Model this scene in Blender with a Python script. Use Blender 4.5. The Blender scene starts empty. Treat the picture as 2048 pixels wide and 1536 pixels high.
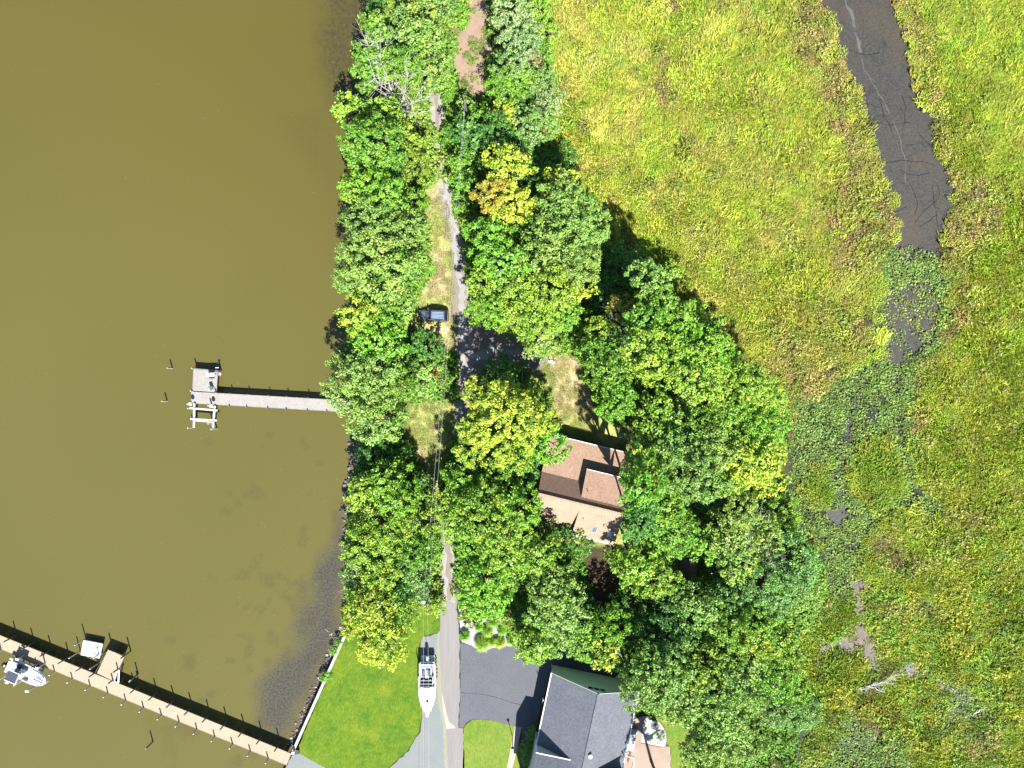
import bpy, math, random
import numpy as np
from mathutils import Vector, Matrix

# ------------------------------------------------------------------ camera, sky, sun, exposure
SC = bpy.context.scene
H = 115.0                     # camera height above the water (m); water is z = 0, land z = 1
K = 0.72 / 1024
cam_d = bpy.data.cameras.new("camera")
cam = bpy.data.objects.new("camera", cam_d)
SC.collection.objects.link(cam)
cam.location = (0, 0, H)
cam.rotation_euler = (0, 0, 0)
cam_d.sensor_width = 36.0
cam_d.lens = 18.0 / 0.72
cam_d.clip_start = 1.0
cam_d.clip_end = 3000.0
SC.camera = cam

SUN_EL = math.radians(52.0)
SUN_AZ = math.radians(165.0)          # clockwise from +Y (north): south, a little east
world = bpy.data.worlds.new("World")
SC.world = world
world.use_nodes = True
wn = world.node_tree
sky = wn.nodes.new("ShaderNodeTexSky")
sky.sky_type = 'NISHITA'
sky.sun_disc = False
sky.sun_elevation = SUN_EL
sky.sun_rotation = SUN_AZ
sky.air_density = 1.0
sky.dust_density = 0.3
sky.ozone_density = 3.0
bg = wn.nodes["Background"]
bg.inputs["Strength"].default_value = 0.075
wn.links.new(sky.outputs[0], bg.inputs["Color"])

sun_d = bpy.data.lights.new("sun", 'SUN')
sun_d.energy = 5.0
sun_d.angle = math.radians(0.5)
sun_d.color = (1.0, 0.975, 0.93)
sun = bpy.data.objects.new("sun", sun_d)
SC.collection.objects.link(sun)
sun_dir = Vector((math.sin(SUN_AZ) * math.cos(SUN_EL), math.cos(SUN_AZ) * math.cos(SUN_EL), math.sin(SUN_EL)))
sun.rotation_euler = sun_dir.to_track_quat('Z', 'Y').to_euler()
sun.location = (30, -60, 90)

SC.view_settings.view_transform = 'Standard'
SC.view_settings.look = 'None'
SC.view_settings.exposure = 1.95
SC.view_settings.gamma = 1.0
SC.view_settings.use_curve_mapping = False
SC.cycles.max_bounces = 5
SC.cycles.diffuse_bounces = 3
SC.cycles.glossy_bounces = 2
SC.cycles.transmission_bounces = 3
SC.cycles.transparent_max_bounces = 4

R = random.Random(7)
NR = np.random.default_rng(11)
COL = SC.collection

# ------------------------------------------------------------------ helpers
def P(px, py, z=1.0):
    """Where a point seen at (px, py) of the 2048 x 1536 photograph stands when it is at height z."""
    s = K * (H - z)
    return ((px - 1024) * s, -(py - 768) * s)

def PV(px, py, z=1.0):
    x, y = P(px, py, z)
    return Vector((x, y, z))

def tag(o, label=None, cat=None, group=None, kind=None):
    if label: o["label"] = label
    if cat: o["category"] = cat
    if group: o["group"] = group
    if kind: o["kind"] = kind
    return o

def empty(name, loc, rz=0.0, scale=1.0):
    o = bpy.data.objects.new(name, None)
    o.empty_display_size = 0.5
    o.location = loc
    o.rotation_euler = (0, 0, rz)
    o.scale = (scale, scale, scale)
    COL.objects.link(o)
    return o

class MB:
    """Collects simple solids; build() links them as one mesh object."""
    def __init__(self):
        self.v, self.f, self.m = [], [], []
    def add(self, verts, faces, mi=0):
        n = len(self.v)
        self.v += [tuple(p) for p in verts]
        self.f += [tuple(i + n for i in f) for f in faces]
        self.m += [mi] * len(faces)
        return self
    def box(self, c, s, rz=0.0, mi=0, taper=1.0):
        cx, cy, cz = c; hx, hy, hz = s[0] / 2, s[1] / 2, s[2] / 2
        ca, sa = math.cos(rz), math.sin(rz)
        vs = []
        for dz, t in ((-hz, 1), (hz, taper)):
            for dx, dy in ((-hx, -hy), (hx, -hy), (hx, hy), (-hx, hy)):
                x, y = dx * t, dy * t
                vs.append((cx + x * ca - y * sa, cy + x * sa + y * ca, cz + dz))
        return self.add(vs, [(0, 3, 2, 1), (4, 5, 6, 7), (0, 1, 5, 4), (1, 2, 6, 5), (2, 3, 7, 6), (3, 0, 4, 7)], mi)
    def tube(self, p0, p1, r0, r1=None, n=8, mi=0, cap=True):
        p0, p1 = Vector(p0), Vector(p1)
        r1 = r0 if r1 is None else r1
        d = (p1 - p0).normalized()
        a = d.orthogonal().normalized(); b = d.cross(a)
        vs = []
        for p, r in ((p0, r0), (p1, r1)):
            for i in range(n):
                t = 2 * math.pi * i / n
                vs.append(p + a * (r * math.cos(t)) + b * (r * math.sin(t)))
        fs = [(i, (i + 1) % n, n + (i + 1) % n, n + i) for i in range(n)]
        if cap:
            fs += [tuple(range(n))[::-1], tuple(range(n, 2 * n))]
        return self.add(vs, fs, mi)
    def beam(self, p0, p1, w, h, mi=0):
        p0, p1 = Vector(p0), Vector(p1)
        d = (p1 - p0).normalized()
        side = Vector((-d.y, d.x, 0))
        side = side.normalized() if side.length > 1e-4 else Vector((1, 0, 0))
        up = d.cross(side).normalized()
        vs = []
        for p in (p0, p1):
            for a, b in ((-1, -1), (1, -1), (1, 1), (-1, 1)):
                vs.append(p + side * (a * w / 2) + up * (b * h / 2))
        return self.add(vs, [(0, 1, 2, 3), (7, 6, 5, 4), (0, 4, 5, 1), (1, 5, 6, 2), (2, 6, 7, 3), (3, 7, 4, 0)], mi)
    def slab(self, top, dz, mi=0):
        """top: loop of 3-D points, ccw from above; extruded down by dz."""
        n = len(top)
        vs = [tuple(p) for p in top] + [(p[0], p[1], p[2] - dz) for p in top]
        fs = [tuple(range(n)), tuple(range(2 * n - 1, n - 1, -1))]
        fs += [(i, n + i, n + (i + 1) % n, (i + 1) % n) for i in range(n)]
        return self.add(vs, fs, mi)
    def loft(self, rings, mi=0, closed=True, caps=True):
        n = len(rings[0]); base = len(self.v)
        vs = [p for r in rings for p in r]
        fs = []
        m = n if closed else n - 1
        for k in range(len(rings) - 1):
            for i in range(m):
                j = (i + 1) % n
                fs.append((k * n + i, k * n + j, (k + 1) * n + j, (k + 1) * n + i))
        if caps and closed:
            fs += [tuple(range(n))[::-1], tuple(range((len(rings) - 1) * n, len(rings) * n))]
        return self.add(vs, fs, mi)
    def build(self, name, mat, parent=None, smooth=False, bevel=0.0, world=False):
        me = bpy.data.meshes.new(name)
        off = Vector(parent.location) if (parent is not None and world) else Vector((0, 0, 0))
        me.from_pydata([tuple(Vector(p) - off) for p in self.v], [], self.f)
        mats = mat if isinstance(mat, (list, tuple)) else [mat]
        for m_ in mats: me.materials.append(m_)
        for p, i in zip(me.polygons, self.m):
            p.material_index = i
            p.use_smooth = smooth
        me.update()
        o = bpy.data.objects.new(name, me)
        COL.objects.link(o)
        if parent is not None: o.parent = parent
        if bevel > 0:
            b = o.modifiers.new("bevel", 'BEVEL'); b.width = bevel; b.segments = 2; b.limit_method = 'ANGLE'
        return o

def copy_tree(o, parent=None):
    c = o.copy(); COL.objects.link(c); c.parent = parent
    for ch in o.children: copy_tree(ch, c)
    return c

def npmesh(name, V, F, mats, attrs=None, smooth=False, fcol=None):
    """mesh object from numpy arrays; F (n,3) or (n,4)."""
    me = bpy.data.meshes.new(name)
    V = np.ascontiguousarray(V, dtype=np.float32); F = np.ascontiguousarray(F, dtype=np.int32)
    k = F.shape[1]
    me.vertices.add(len(V)); me.vertices.foreach_set("co", V.ravel())
    me.loops.add(F.size); me.loops.foreach_set("vertex_index", F.ravel())
    me.polygons.add(len(F))
    me.polygons.foreach_set("loop_start", np.arange(0, F.size, k, dtype=np.int32))
    me.polygons.foreach_set("loop_total", np.full(len(F), k, dtype=np.int32))
    me.polygons.foreach_set("use_smooth", np.full(len(F), smooth, dtype=bool))
    for nm, (dom, typ, arr) in (attrs or {}).items():
        a = me.attributes.new(nm, typ, dom)
        a.data.foreach_set("color" if typ == 'FLOAT_COLOR' else "value", np.ascontiguousarray(arr, dtype=np.float32).ravel())
    me.update(calc_edges=True)
    for m_ in (mats if isinstance(mats, (list, tuple)) else [mats]): me.materials.append(m_)
    return me

def link_mesh(name, me, parent=None):
    o = bpy.data.objects.new(name, me); COL.objects.link(o)
    if parent is not None: o.parent = parent
    return o

# value noise ------------------------------------------------------
_perm = NR.random((256, 256))
def vnoise(x, y):
    xi, yi = np.floor(x).astype(int), np.floor(y).astype(int)
    fx, fy = x - xi, y - yi
    fx, fy = fx * fx * (3 - 2 * fx), fy * fy * (3 - 2 * fy)
    a = _perm[xi & 255, yi & 255]; b = _perm[(xi + 1) & 255, yi & 255]
    c = _perm[xi & 255, (yi + 1) & 255]; d = _perm[(xi + 1) & 255, (yi + 1) & 255]
    return (a * (1 - fx) + b * fx) * (1 - fy) + (c * (1 - fx) + d * fx) * fy
def fbm(x, y, s, o=4):
    t, amp, tot = 0, 1.0, 0
    for k in range(o):
        t = t + amp * vnoise(x / s + 17.3 * k, y / s + 9.1 * k); tot += amp
        amp *= 0.5; s *= 0.5
    return t / tot

def sdist(X, Y, poly):
    """signed distance (m), positive inside."""
    poly = np.asarray(poly, float)
    d2 = np.full(X.shape, 1e18); inside = np.zeros(X.shape, bool)
    n = len(poly)
    for i in range(n):
        ax, ay = poly[i]; bx, by = poly[(i + 1) % n]
        ex, ey = bx - ax, by - ay
        L = ex * ex + ey * ey + 1e-12
        t = np.clip(((X - ax) * ex + (Y - ay) * ey) / L, 0, 1)
        dx, dy = X - ax - t * ex, Y - ay - t * ey
        d2 = np.minimum(d2, dx * dx + dy * dy)
        if ay != by:
            c = ((ay > Y) != (by > Y)) & (X < (bx - ax) * (Y - ay) / (by - ay) + ax)
            inside ^= c
    d = np.sqrt(d2)
    return np.where(inside, d, -d)

def pp(pts, z=1.0):
    return [P(x, y, z) for x, y in pts]

def sstep(a, b, x):
    t = np.clip((x - a) / (b - a), 0, 1)
    return t * t * (3 - 2 * t)

# ------------------------------------------------------------------ materials
def new_mat(name):
    m = bpy.data.materials.new(name); m.use_nodes = True
    nt = m.node_tree
    return m, nt, nt.nodes["Principled BSDF"]

def N(nt, kind, **kw):
    n = nt.nodes.new(kind)
    for k, v in kw.items():
        if k in n.inputs: n.inputs[k].default_value = v
        else: setattr(n, k, v)
    return n

def mixc(nt, fac, a, b, blend='MIX'):
    n = nt.nodes.new("ShaderNodeMix"); n.data_type = 'RGBA'; n.blend_type = blend
    for i, s in ((0, fac), (6, a), (7, b)):
        if isinstance(s, (int, float)): n.inputs[i].default_value = s
        elif isinstance(s, tuple): n.inputs[i].default_value = s if len(s) == 4 else (*s, 1)
        else: nt.links.new(s, n.inputs[i])
    return n.outputs[2]

def ramp(nt, fac, a, b):
    n = nt.nodes.new("ShaderNodeMapRange"); n.inputs[1].default_value = a; n.inputs[2].default_value = b
    nt.links.new(fac, n.inputs[0]); return n.outputs[0]

def wnoise(nt, scale, detail=3.0, rough=0.55, stretch=None, rot=0.0, obj=False):
    n = nt.nodes.new("ShaderNodeTexNoise"); n.inputs["Scale"].default_value = scale
    n.inputs["Detail"].default_value = detail; n.inputs["Roughness"].default_value = rough
    if obj:
        src = nt.nodes.new("ShaderNodeTexCoord").outputs["Object"]
    else:
        src = nt.nodes.new("ShaderNodeNewGeometry").outputs["Position"]
    if stretch or rot:
        mp = nt.nodes.new("ShaderNodeMapping"); mp.inputs["Scale"].default_value = stretch or (1, 1, 1)
        mp.inputs["Rotation"].default_value = (0, 0, rot)
        nt.links.new(src, mp.inputs[0]); src = mp.outputs[0]
    nt.links.new(src, n.inputs["Vector"])
    return n.outputs["Fac"]

def surf(name, c1, c2=None, s1=0.3, c3=None, s2=8.0, rough=0.85, spec=0.3, bump=0.0, bs=10.0, metal=0.0, obj=False, stretch=None, rot=0.0, coat=0.0, amt=0.5):
    """plain weathered surface: c1/c2 in large soft patches, c3 as fine grain."""
    c1, c2, c3 = [None if c is None else tuple(min(.8, v * 0.56) for v in c) for c in (c1, c2, c3)]
    m, nt, b = new_mat(name)
    b.inputs["Roughness"].default_value = rough
    b.inputs["Specular IOR Level"].default_value = spec
    b.inputs["Metallic"].default_value = metal
    if coat: b.inputs["Coat Weight"].default_value = coat
    col = (*c1, 1)
    if c2:
        col = mixc(nt, ramp(nt, wnoise(nt, s1, 4, 0.6, stretch, rot, obj), 0.35, 0.65), c1, c2)
    if c3:
        g = ramp(nt, wnoise(nt, s2, 3, 0.6, stretch, rot, obj), 0.35, 0.7)
        mm = nt.nodes.new("ShaderNodeMath"); mm.operation = 'MULTIPLY'; mm.inputs[1].default_value = amt
        nt.links.new(g, mm.inputs[0])
        col = mixc(nt, mm.outputs[0], col if not isinstance(col, tuple) else c1, c3)
    if isinstance(col, tuple): b.inputs["Base Color"].default_value = col
    else: nt.links.new(col, b.inputs["Base Color"])
    if bump:
        bp = nt.nodes.new("ShaderNodeBump"); bp.inputs["Strength"].default_value = bump; bp.inputs["Distance"].default_value = 0.05
        nt.links.new(wnoise(nt, bs, 3, 0.6, stretch, rot, obj), bp.inputs["Height"])
        nt.links.new(bp.outputs[0], b.inputs["Normal"])
    return m
# ------------------------------------------------------------------ outlines (photograph pixels, turned into metres)
SHORE = [(800,-900),(790,-400),(778,0),(756,60),(738,120),(742,190),(716,250),(712,330),(716,450),(713,560),(716,640),(722,700),(716,760),
         (716,820),(724,870),(720,930),(708,985),(703,1040),(700,1100),(702,1160),(697,1215),(690,1268),(590,1500),(420,1900),(300,2300)]
LAND = pp(SHORE + [(6000,2300),(6000,-900)], 0.3)
FOREST_E = [(1055,-900),(1060,-200),(1092,0),(1098,120),(1112,220),(1095,300),(1180,400),(1200,470),(1290,560),(1400,660),(1470,720),(1560,790),(1575,880),
            (1560,980),(1590,1060),(1640,1110),(1645,1220),(1590,1270),(1600,1400),(1580,1540),(1600,2300)]
MARSH = pp(FOREST_E + [(6000,2300),(6000,-900)], 0.5)
FOREST = pp([(x, y) for x, y in SHORE[1:]] + FOREST_E[::-1][1:], 1.0)

CREEK = [(1590,-300),(1632,-20),(1652,35),(1668,90),(1700,150),(1722,215),(1735,270),(1758,320),(1770,370),(1790,415),(1793,468),(1780,505),(1765,545),(1768,600),
         (1772,680),(1757,735),(1765,765),(1790,768),(1806,748),(1850,715),(1876,660),(1892,600),(1882,540),(1890,472),(1898,430),(1905,365),(1882,320),(1866,240),(1840,195),(1826,130),(1800,40),(1785,-20),(1760,-300)]
BRANCH = [(1712,735),(1735,728),(1748,745),(1725,775),(1715,830),(1722,870),(1712,905),(1692,950),(1690,1000),(1702,1035),(1685,1058),(1655,1055),(1648,1030),(1664,990),(1662,930),(1675,880),(1698,830),(1708,790)]
LILY = [(1768,520),(1830,512),(1892,548),(1897,620),(1875,690),(1830,745),(1818,800),(1822,900),(1850,985),(1890,1008),(1860,1030),(1790,1012),(1745,1055),(1725,1120),(1712,1190),(1650,1215),
        (1640,1090),(1580,1050),(1558,1000),(1575,900),(1590,820),(1640,780),(1700,752),(1755,708),(1762,600)]
LILY_THIN = [(1772,575),(1850,560),(1885,600),(1870,680),(1810,735),(1768,720)]
LILY2 = [(1575,1430),(1640,1450),(1700,1440),(1740,1480),(1800,1500),(1830,1560),(1590,1560)]
LILY3 = [(1880,1410),(1930,1380),(1960,1430),(1900,1460)]
GREEN1 = [(1612,948),(1655,938),(1668,985),(1640,1012),(1612,990)]
GREEN2 = [(1700,908),(1770,890),(1800,960),(1790,1010),(1740,1010),(1712,960)]
GREEN3 = [(1608,1500),(1660,1440),(1680,1460),(1640,1510)]
MUD = [[(1700,1165),(1722,1160),(1745,1170),(1785,1160),(1782,1178),(1735,1182),(1728,1215),(1735,1245),(1715,1250),(1706,1230),(1712,1200)],
       [(1700,1245),(1728,1255),(1752,1290),(1758,1330),(1740,1345),(1722,1310),(1690,1312),(1668,1300),(1650,1310),(1645,1345),(1632,1330),(1640,1285),(1668,1282),(1690,1262)],
       [(1770,1345),(1800,1330),(1828,1310),(1838,1335),(1870,1350),(1895,1372),(1925,1380),(1910,1388),(1880,1378),(1850,1356),(1810,1352)],
       [(1740,1465),(1752,1462),(1748,1485),(1735,1482)], [(1960,1360),(1985,1368),(1972,1382)]]
BROWN = [[(1545,-60),(1640,-60),(1700,130),(1735,270),(1770,350),(1800,430),(1782,505),(1768,545),(1700,560),(1660,500),(1640,420),(1690,330),(1640,200),(1580,80)],
         [(1780,-60),(1840,40),(1870,150),(1900,250),(1925,330),(2000,370),(1990,470),(1930,540),(1890,560),(1888,430),(1905,365),(1880,300),(1840,180)],
         [(1905,540),(1925,600),(1900,700),(1850,770),(1800,790),(1840,730),(1880,660),(1900,600)],
         [(1318,95),(1332,95),(1335,200),(1345,230),(1320,235),(1312,180)],
         [(1360,240),(1380,250),(1405,320),(1385,335),(1372,290)],
         [(1545,640),(1600,720),(1700,740),(1690,790),(1600,860),(1580,940),(1540,900),(1560,820),(1540,740)],
         [(1310,0),(1380,-30),(1370,25),(1330,40)],
         [(1620,640),(1720,600),(1760,640),(1750,700),(1680,700)],
         [(1790,790),(1850,830),(1840,900),(1800,880)],
         [(1880,1020),(1960,1030),(1990,1060),(1930,1080)],
         [(1760,1060),(1800,1100),(1880,1130),(1800,1150),(1740,1110)],
         [(1700,1060),(1730,1140),(1700,1160)],
         [(1740,1200),(1900,1200),(1900,1230),(1760,1235)],
         [(1930,1440),(2000,1440),(2000,1520),(1920,1510)], [(1680,1440),(1740,1430),(1800,1480),(1720,1490)]]
ORANGE = [[(1320,105),(1330,105),(1334,210),(1322,230),(1314,180)], [(1372,268),(1382,270),(1402,318),(1388,325)], [(1735,1290),(1770,1330),(1800,1330),(1740,1400),(1770,1420),(1830,1420),(1780,1440),(1720,1400)]]

# land cover that stays open (lawns, tracks, yards, houses)
CLEARING = [(933,-60),(972,-60),(978,10),(972,60),(984,100),(975,150),(972,205),(946,210),(930,195),(910,180),(903,130),(906,95),(898,45),(902,40),(932,52)]
TRACK = [(848,185),(890,182),(888,240),(893,300),(898,360),(912,420),(922,470),(940,530),(946,600),(942,640),(1000,655),(1062,690),(1098,720),(1070,750),(1010,737),(975,742),(950,775),(945,830),(930,870),(905,880),
         (912,820),(915,740),(908,660),(903,600),(905,545),(902,480),(890,420),(882,360),(872,300),(866,240)]
TRACK2 = [(880,1030),(905,1040),(912,1100),(914,1205),(878,1205),(876,1100)]
STRIP = [(842,370),(880,365),(890,420),(902,480),(906,560),(903,600),(906,660),(900,700),(840,690),(815,650),(822,610),(850,560),(858,490),(850,430)]
YARD = [(1100,700),(1120,680),(1150,720),(1175,755),(1190,790),(1200,830),(1280,850),(1290,900),(1130,880),(1095,800)]
YARD_IN = [(1050,735),(1105,735),(1105,800),(1060,790)]
MEADOW = [(812,800),(905,800),(905,880),(892,930),(884,1000),(876,1020),(855,985),(835,930),(812,880)]
LAWN = [(700,1250),(720,1200),(880,1200),(879,1262),(846,1272),(838,1292),(838,1350),(843,1430),(838,1462),(815,1500),(770,1540),(600,1900),(400,1900),(592,1505)]
LAWN_R = [(928,1456),(934,1447),(946,1439),(985,1441),(1029,1453),(1012,1560),(900,1700),(925,1560)]
LAWN_R2 = [(1031,1500),(1075,1440),(1060,1560),(1000,1900),(1012,1560)]
LAWN_E = [(1310,1430),(1390,1440),(1400,1540),(1480,1700),(1340,1700),(1342,1500)]
ROAD = [(881,1200),(912,1200),(917,1240),(919,1300),(920,1380),(917,1455),(926,1457),(929,1540),(932,1900),(900,1900),(896,1540),(893,1455),(884,1400),(879,1300)]
CONC = [(884,1385),(893,1425),(897,1442),(912,1456),(893,1458),(886,1420)]
DRIVE = [(920,1286),(950,1292),(1020,1290),(1090,1278),(1250,1290),(1250,1372),(1100,1352),(1040,1560),(1043,1457),(1029,1453),(985,1441),(946,1438),(932,1446),(927,1455),(918,1455),(921,1380)]
PAD = [(846,1273),(877,1268),(879,1320),(884,1400),(889,1440),(893,1500),(896,1560),(898,1900),(700,1900),(768,1545),(818,1502),(840,1464),(845,1430),(840,1350),(840,1292)]
PADW = [(584,1510),(600,1507),(650,1536),(700,1560),(640,1620),(560,1560)]
WALK = [(1029.8,1452.6),(1043,1455),(1034,1500),(1025,1536),(1000,1640),(985,1640),(1013.8,1536)]
STONEBED = [(917,1195),(926,1205),(930,1250),(960,1236),(1010,1240),(1035,1270),(1020,1292),(985,1296),(965,1300),(950,1296),(937,1288),(924,1284),(919,1250)]
PATIO = [(1262,1440),(1290,1432),(1300,1436),(1282,1486),(1340,1494),(1345,1600),(1240,1600),(1250,1500)]
BED_E = [(1289,1434),(1300,1440),(1318,1442),(1332,1462),(1334,1480),(1330,1495),(1282,1485)]
HB = [(1060,870),(1260,900),(1270,1100),(1060,1090)]
HG = [(1095,1330),(1300,1370),(1260,1900),(1000,1900)]
LITTER = [(1160,1100),(1240,1120),(1245,1240),(1180,1240)], [(1010,1180),(1060,1190),(1060,1230),(1010,1230)], [(1170,1170),(1240,1180),(1240,1240)]

# ------------------------------------------------------------------ ground sheet (land, banks, marsh floor), one mesh out past the frame
xs = np.concatenate([[-900, -600, -400, -250, -160, -120, -90, -70, -60, -52, -46], np.arange(-42, 92, 0.34), [95, 100, 108, 120, 140, 180, 250, 400, 600, 900]])
ys = np.concatenate([[-900, -600, -400, -250, -160, -120, -95, -82, -74], np.arange(-68, 68, 0.34), [72, 78, 90, 110, 150, 250, 400, 600, 900]])
X, Y = np.meshgrid(xs, ys, indexing='ij')
wx = X + 1.6 * (fbm(X, Y, 5.0) - 0.5); wy = Y + 1.6 * (fbm(X + 50, Y, 5.0) - 0.5)
dl = sdist(X, Y, LAND)
dm = sdist(wx, wy, MARSH)
dcr = np.maximum(sdist(X, Y, pp(CREEK, 0.15)), sdist(X, Y, pp(BRANCH, 0.15)))
Z = np.where(dl < 0, np.maximum(-1.6, 0.3 * dl + 0.05), 0.05 + 0.95 * sstep(0, 1.4, dl))
marshz = 0.30 + 0.14 * (fbm(X, Y, 3.0) - 0.5)
Z = Z * (1 - sstep(-1.5, 2.5, dm)) + marshz * sstep(-1.5, 2.5, dm)
Z = np.where(dcr > -1.2, Z * (1 - sstep(-1.2, 0.0, dcr)) + 0.02 * sstep(-1.2, 0.0, dcr), Z)
Z = np.where((dl < 1.4) & (dl > -2), Z, Z)

def paint(C, w, c):
    w = w[..., None]
    return C * (1 - w) + np.array(c) * w
n1 = fbm(X, Y, 4.0); n2 = fbm(X + 31, Y + 77, 1.2); n3 = fbm(X - 40, Y + 12, 12.0, 3)
C = np.zeros(X.shape + (3,)) + np.array((0.030, 0.045, 0.012))            # forest floor
C = paint(C, sstep(0.45, 0.6, n1) * 0.8, (0.070, 0.048, 0.026))
def zone(poly, c, soft=0.6, warp=1.0, amt=1.0, z=1.0):
    global C
    d = sdist(X + warp * (wx - X), Y + warp * (wy - Y), pp(poly, z))
    w = sstep(-soft, soft, d) * amt
    C = paint(C, w, c)
    return w
zone([(790,-60),(860,-60),(880,60),(900,190),(850,230),(800,200),(780,60)], (0.06,0.07,0.02))
wl = zone(LITTER[0], (0.065,0.047,0.030), 1.0); zone(LITTER[1], (0.065,0.047,0.030), 1.0)
for poly in (STRIP, MEADOW, YARD, YARD_IN, [(905,800),(950,780),(945,900),(900,960)], [(860,190),(905,190),(885,330),(905,420),(880,420),(862,330)],
             [(876,1010),(915,1010),(920,1210),(872,1210)], [(1060,860),(1280,890),(1270,1100),(1080,1090)], [(940,640),(1110,700),(1060,760),(940,760)]):
    w = sstep(-0.7, 0.7, sdist(wx, wy, pp(poly)))
    g = paint(np.zeros_like(C) + np.array((0.310, 0.345, 0.110)), sstep(0.56, 0.74, n1), (0.39, 0.340, 0.210))
    g = paint(g, sstep(0.5, 0.7, n2) * 0.6, (0.17, 0.21, 0.05))
    C = C * (1 - w[..., None]) + g * w[..., None]
zone([(1098,690),(1150,700),(1195,790),(1190,830),(1110,830)], (0.42,0.325,0.215), 1.5, 1.0, 0.75)
zone([(1110,800),(1190,815),(1200,850),(1130,850)], (0.24,0.24,0.08), 1.0, 1.0, 0.6)
wlawn = zone(LAWN, (0.09,0.17,0.012), 0.5, 0.3); zone(LAWN_E, (0.085,0.16,0.014), 0.5, 0.3); zone(LAWN_R2, (0.06,0.12,0.012))
zone([(845,1195),(880,1195),(880,1265),(850,1262)], (0.16,0.17,0.04), 0.6, 1.0, 0.8)
# shore rim: mud and litter
C = paint(C, (1 - sstep(0.3, 1.6, dl)) * (1 - sstep(-0.5, 0.5, dm)), (0.17, 0.11, 0.05))
# marsh floor
mfl = paint(np.zeros_like(C) + np.array((0.055, 0.075, 0.018)), sstep(0.4, 0.6, n2), (0.10, 0.09, 0.035))
wm = sstep(-0.8, 0.8, dm)
C = C * (1 - wm[..., None]) + mfl * wm[..., None]
zone(LILY, (0.030, 0.032, 0.026), 1.2, 1.0, 1.0, 0.3)
zone(LILY2, (0.045, 0.048, 0.036), 0.8, 1.0, 1.0, 0.3)
for p_ in MUD: zone(p_, (0.055, 0.047, 0.045), 1.0, 0.8, 1.0, 0.3)
cre = sstep(-0.6, 0.2, dcr)
C = paint(C, cre, (0.056, 0.052, 0.045))

nx, ny = X.shape
idx = np.arange(nx * ny).reshape(nx, ny)
F = np.stack([idx[:-1, :-1], idx[1:, :-1], idx[1:, 1:], idx[:-1, 1:]], -1).reshape(-1, 4)
V = np.stack([X, Y, Z], -1).reshape(-1, 3)
C4 = np.concatenate([C.reshape(-1, 3) * 0.58, np.ones((V.shape[0], 1))], 1)
# drop faces deep under the river
keep = (Z.reshape(-1)[F] > -1.45).any(1)
F = F[keep]

gm, nt, b = new_mat("ground_soil")
at = N(nt, "ShaderNodeAttribute", attribute_name="col")
g1 = ramp(nt, wnoise(nt, 3.2, 4, 0.65), 0.32, 0.68)
g2 = ramp(nt, wnoise(nt, 0.8, 3, 0.6), 0.35, 0.65)
c = mixc(nt, g1, mixc(nt, 1.0, at.outputs["Color"], (0.72, 0.74, 0.7), 'MULTIPLY'), mixc(nt, 1.0, at.outputs["Color"], (1.28, 1.25, 1.22), 'MULTIPLY'))
c = mixc(nt, g2, c, mixc(nt, 1.0, c, (1.12, 0.98, 0.9), 'MULTIPLY'))
nt.links.new(c, b.inputs["Base Color"]); b.inputs["Roughness"].default_value = 0.95; b.inputs["Specular IOR Level"].default_value = 0.15
bp = N(nt, "ShaderNodeBump", Strength=0.6, Distance=0.08); nt.links.new(wnoise(nt, 6.0, 4, 0.7), bp.inputs["Height"]); nt.links.new(bp.outputs[0], b.inputs["Normal"])
me = npmesh("ground", V, F, gm, {"col": ('POINT', 'FLOAT_COLOR', C4)}, smooth=True)
ground = tag(link_mesh("ground", me), "low wooded spit of land between the river and the marsh", None, None, "structure")

# ------------------------------------------------------------------ river
xw = np.concatenate([[-900, -500, -250, -150, -110, -95], np.arange(-88, -14, 0.5), [-10]])
yw = np.concatenate([[-900, -500, -250, -120, -90, -75], np.arange(-68, 68, 0.5), [75, 90, 120, 250, 500, 900]])
XW, YW = np.meshgrid(xw, yw, indexing='ij')
q = 5 * (fbm(XW, YW, 6.0) - 0.5); q2 = 5 * (fbm(XW + 90, YW, 6.0) - 0.5)
SHOAL = [(702,985),(704,1100),(700,1180),(690,1250),(668,1300),(640,1360),(608,1430),(585,1475),(545,1475),(505,1455),(512,1395),(530,1350),(570,1290),(600,1210),(618,1150),(645,1085),(668,1020)]
ds = sdist(XW + q, YW + q2, pp(SHOAL, 0))
shoal = sstep(-2.4, 2.6, ds - .8 + 2.0 * (fbm(XW, YW, 2.5) - .5))
dk = sdist(XW + q, YW + q2, pp([(628,-60),(800,-60),(760,110),(720,240),(668,240),(640,120)], 0))
dark = sstep(-2.5, 3.0, dk)
dk2 = sdist(XW + q, YW + q2, pp([(560,250),(640,230),(690,300),(690,520),(650,500),(640,380)], 0))
dark = np.maximum(dark, 0.18 * sstep(-3, 3, dk2))
dshore = sdist(XW, YW, LAND)
amber = sstep(-3.2, -0.3, dshore) * (YW < -22) 
blot = sstep(0.60, 0.70, fbm(XW + 7, YW + 3, 3.2, 3)) * sstep(-26, -14, -np.hypot(XW + 38, YW + 48)) * 0.35
blot2 = sstep(0.62, 0.70, fbm(XW + 70, YW - 3, 2.6, 3)) * (sdist(XW, YW, pp([(380,860),(700,870),(690,1240),(560,1300),(480,1250),(420,960)], 0)) > 0) * 0.28
dmask = np.clip(np.maximum(dark, np.maximum(blot, blot2)), 0, 1)
A = np.stack([shoal, dmask, amber, sstep(62, -40, YW + .25 * XW)], -1).reshape(-1, 4)
nx, ny = XW.shape
idx = np.arange(nx * ny).reshape(nx, ny)
FW = np.stack([idx[:-1, :-1], idx[1:, :-1], idx[1:, 1:], idx[:-1, 1:]], -1).reshape(-1, 4)
VW = np.stack([XW, YW, np.zeros_like(XW)], -1).reshape(-1, 3)
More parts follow.
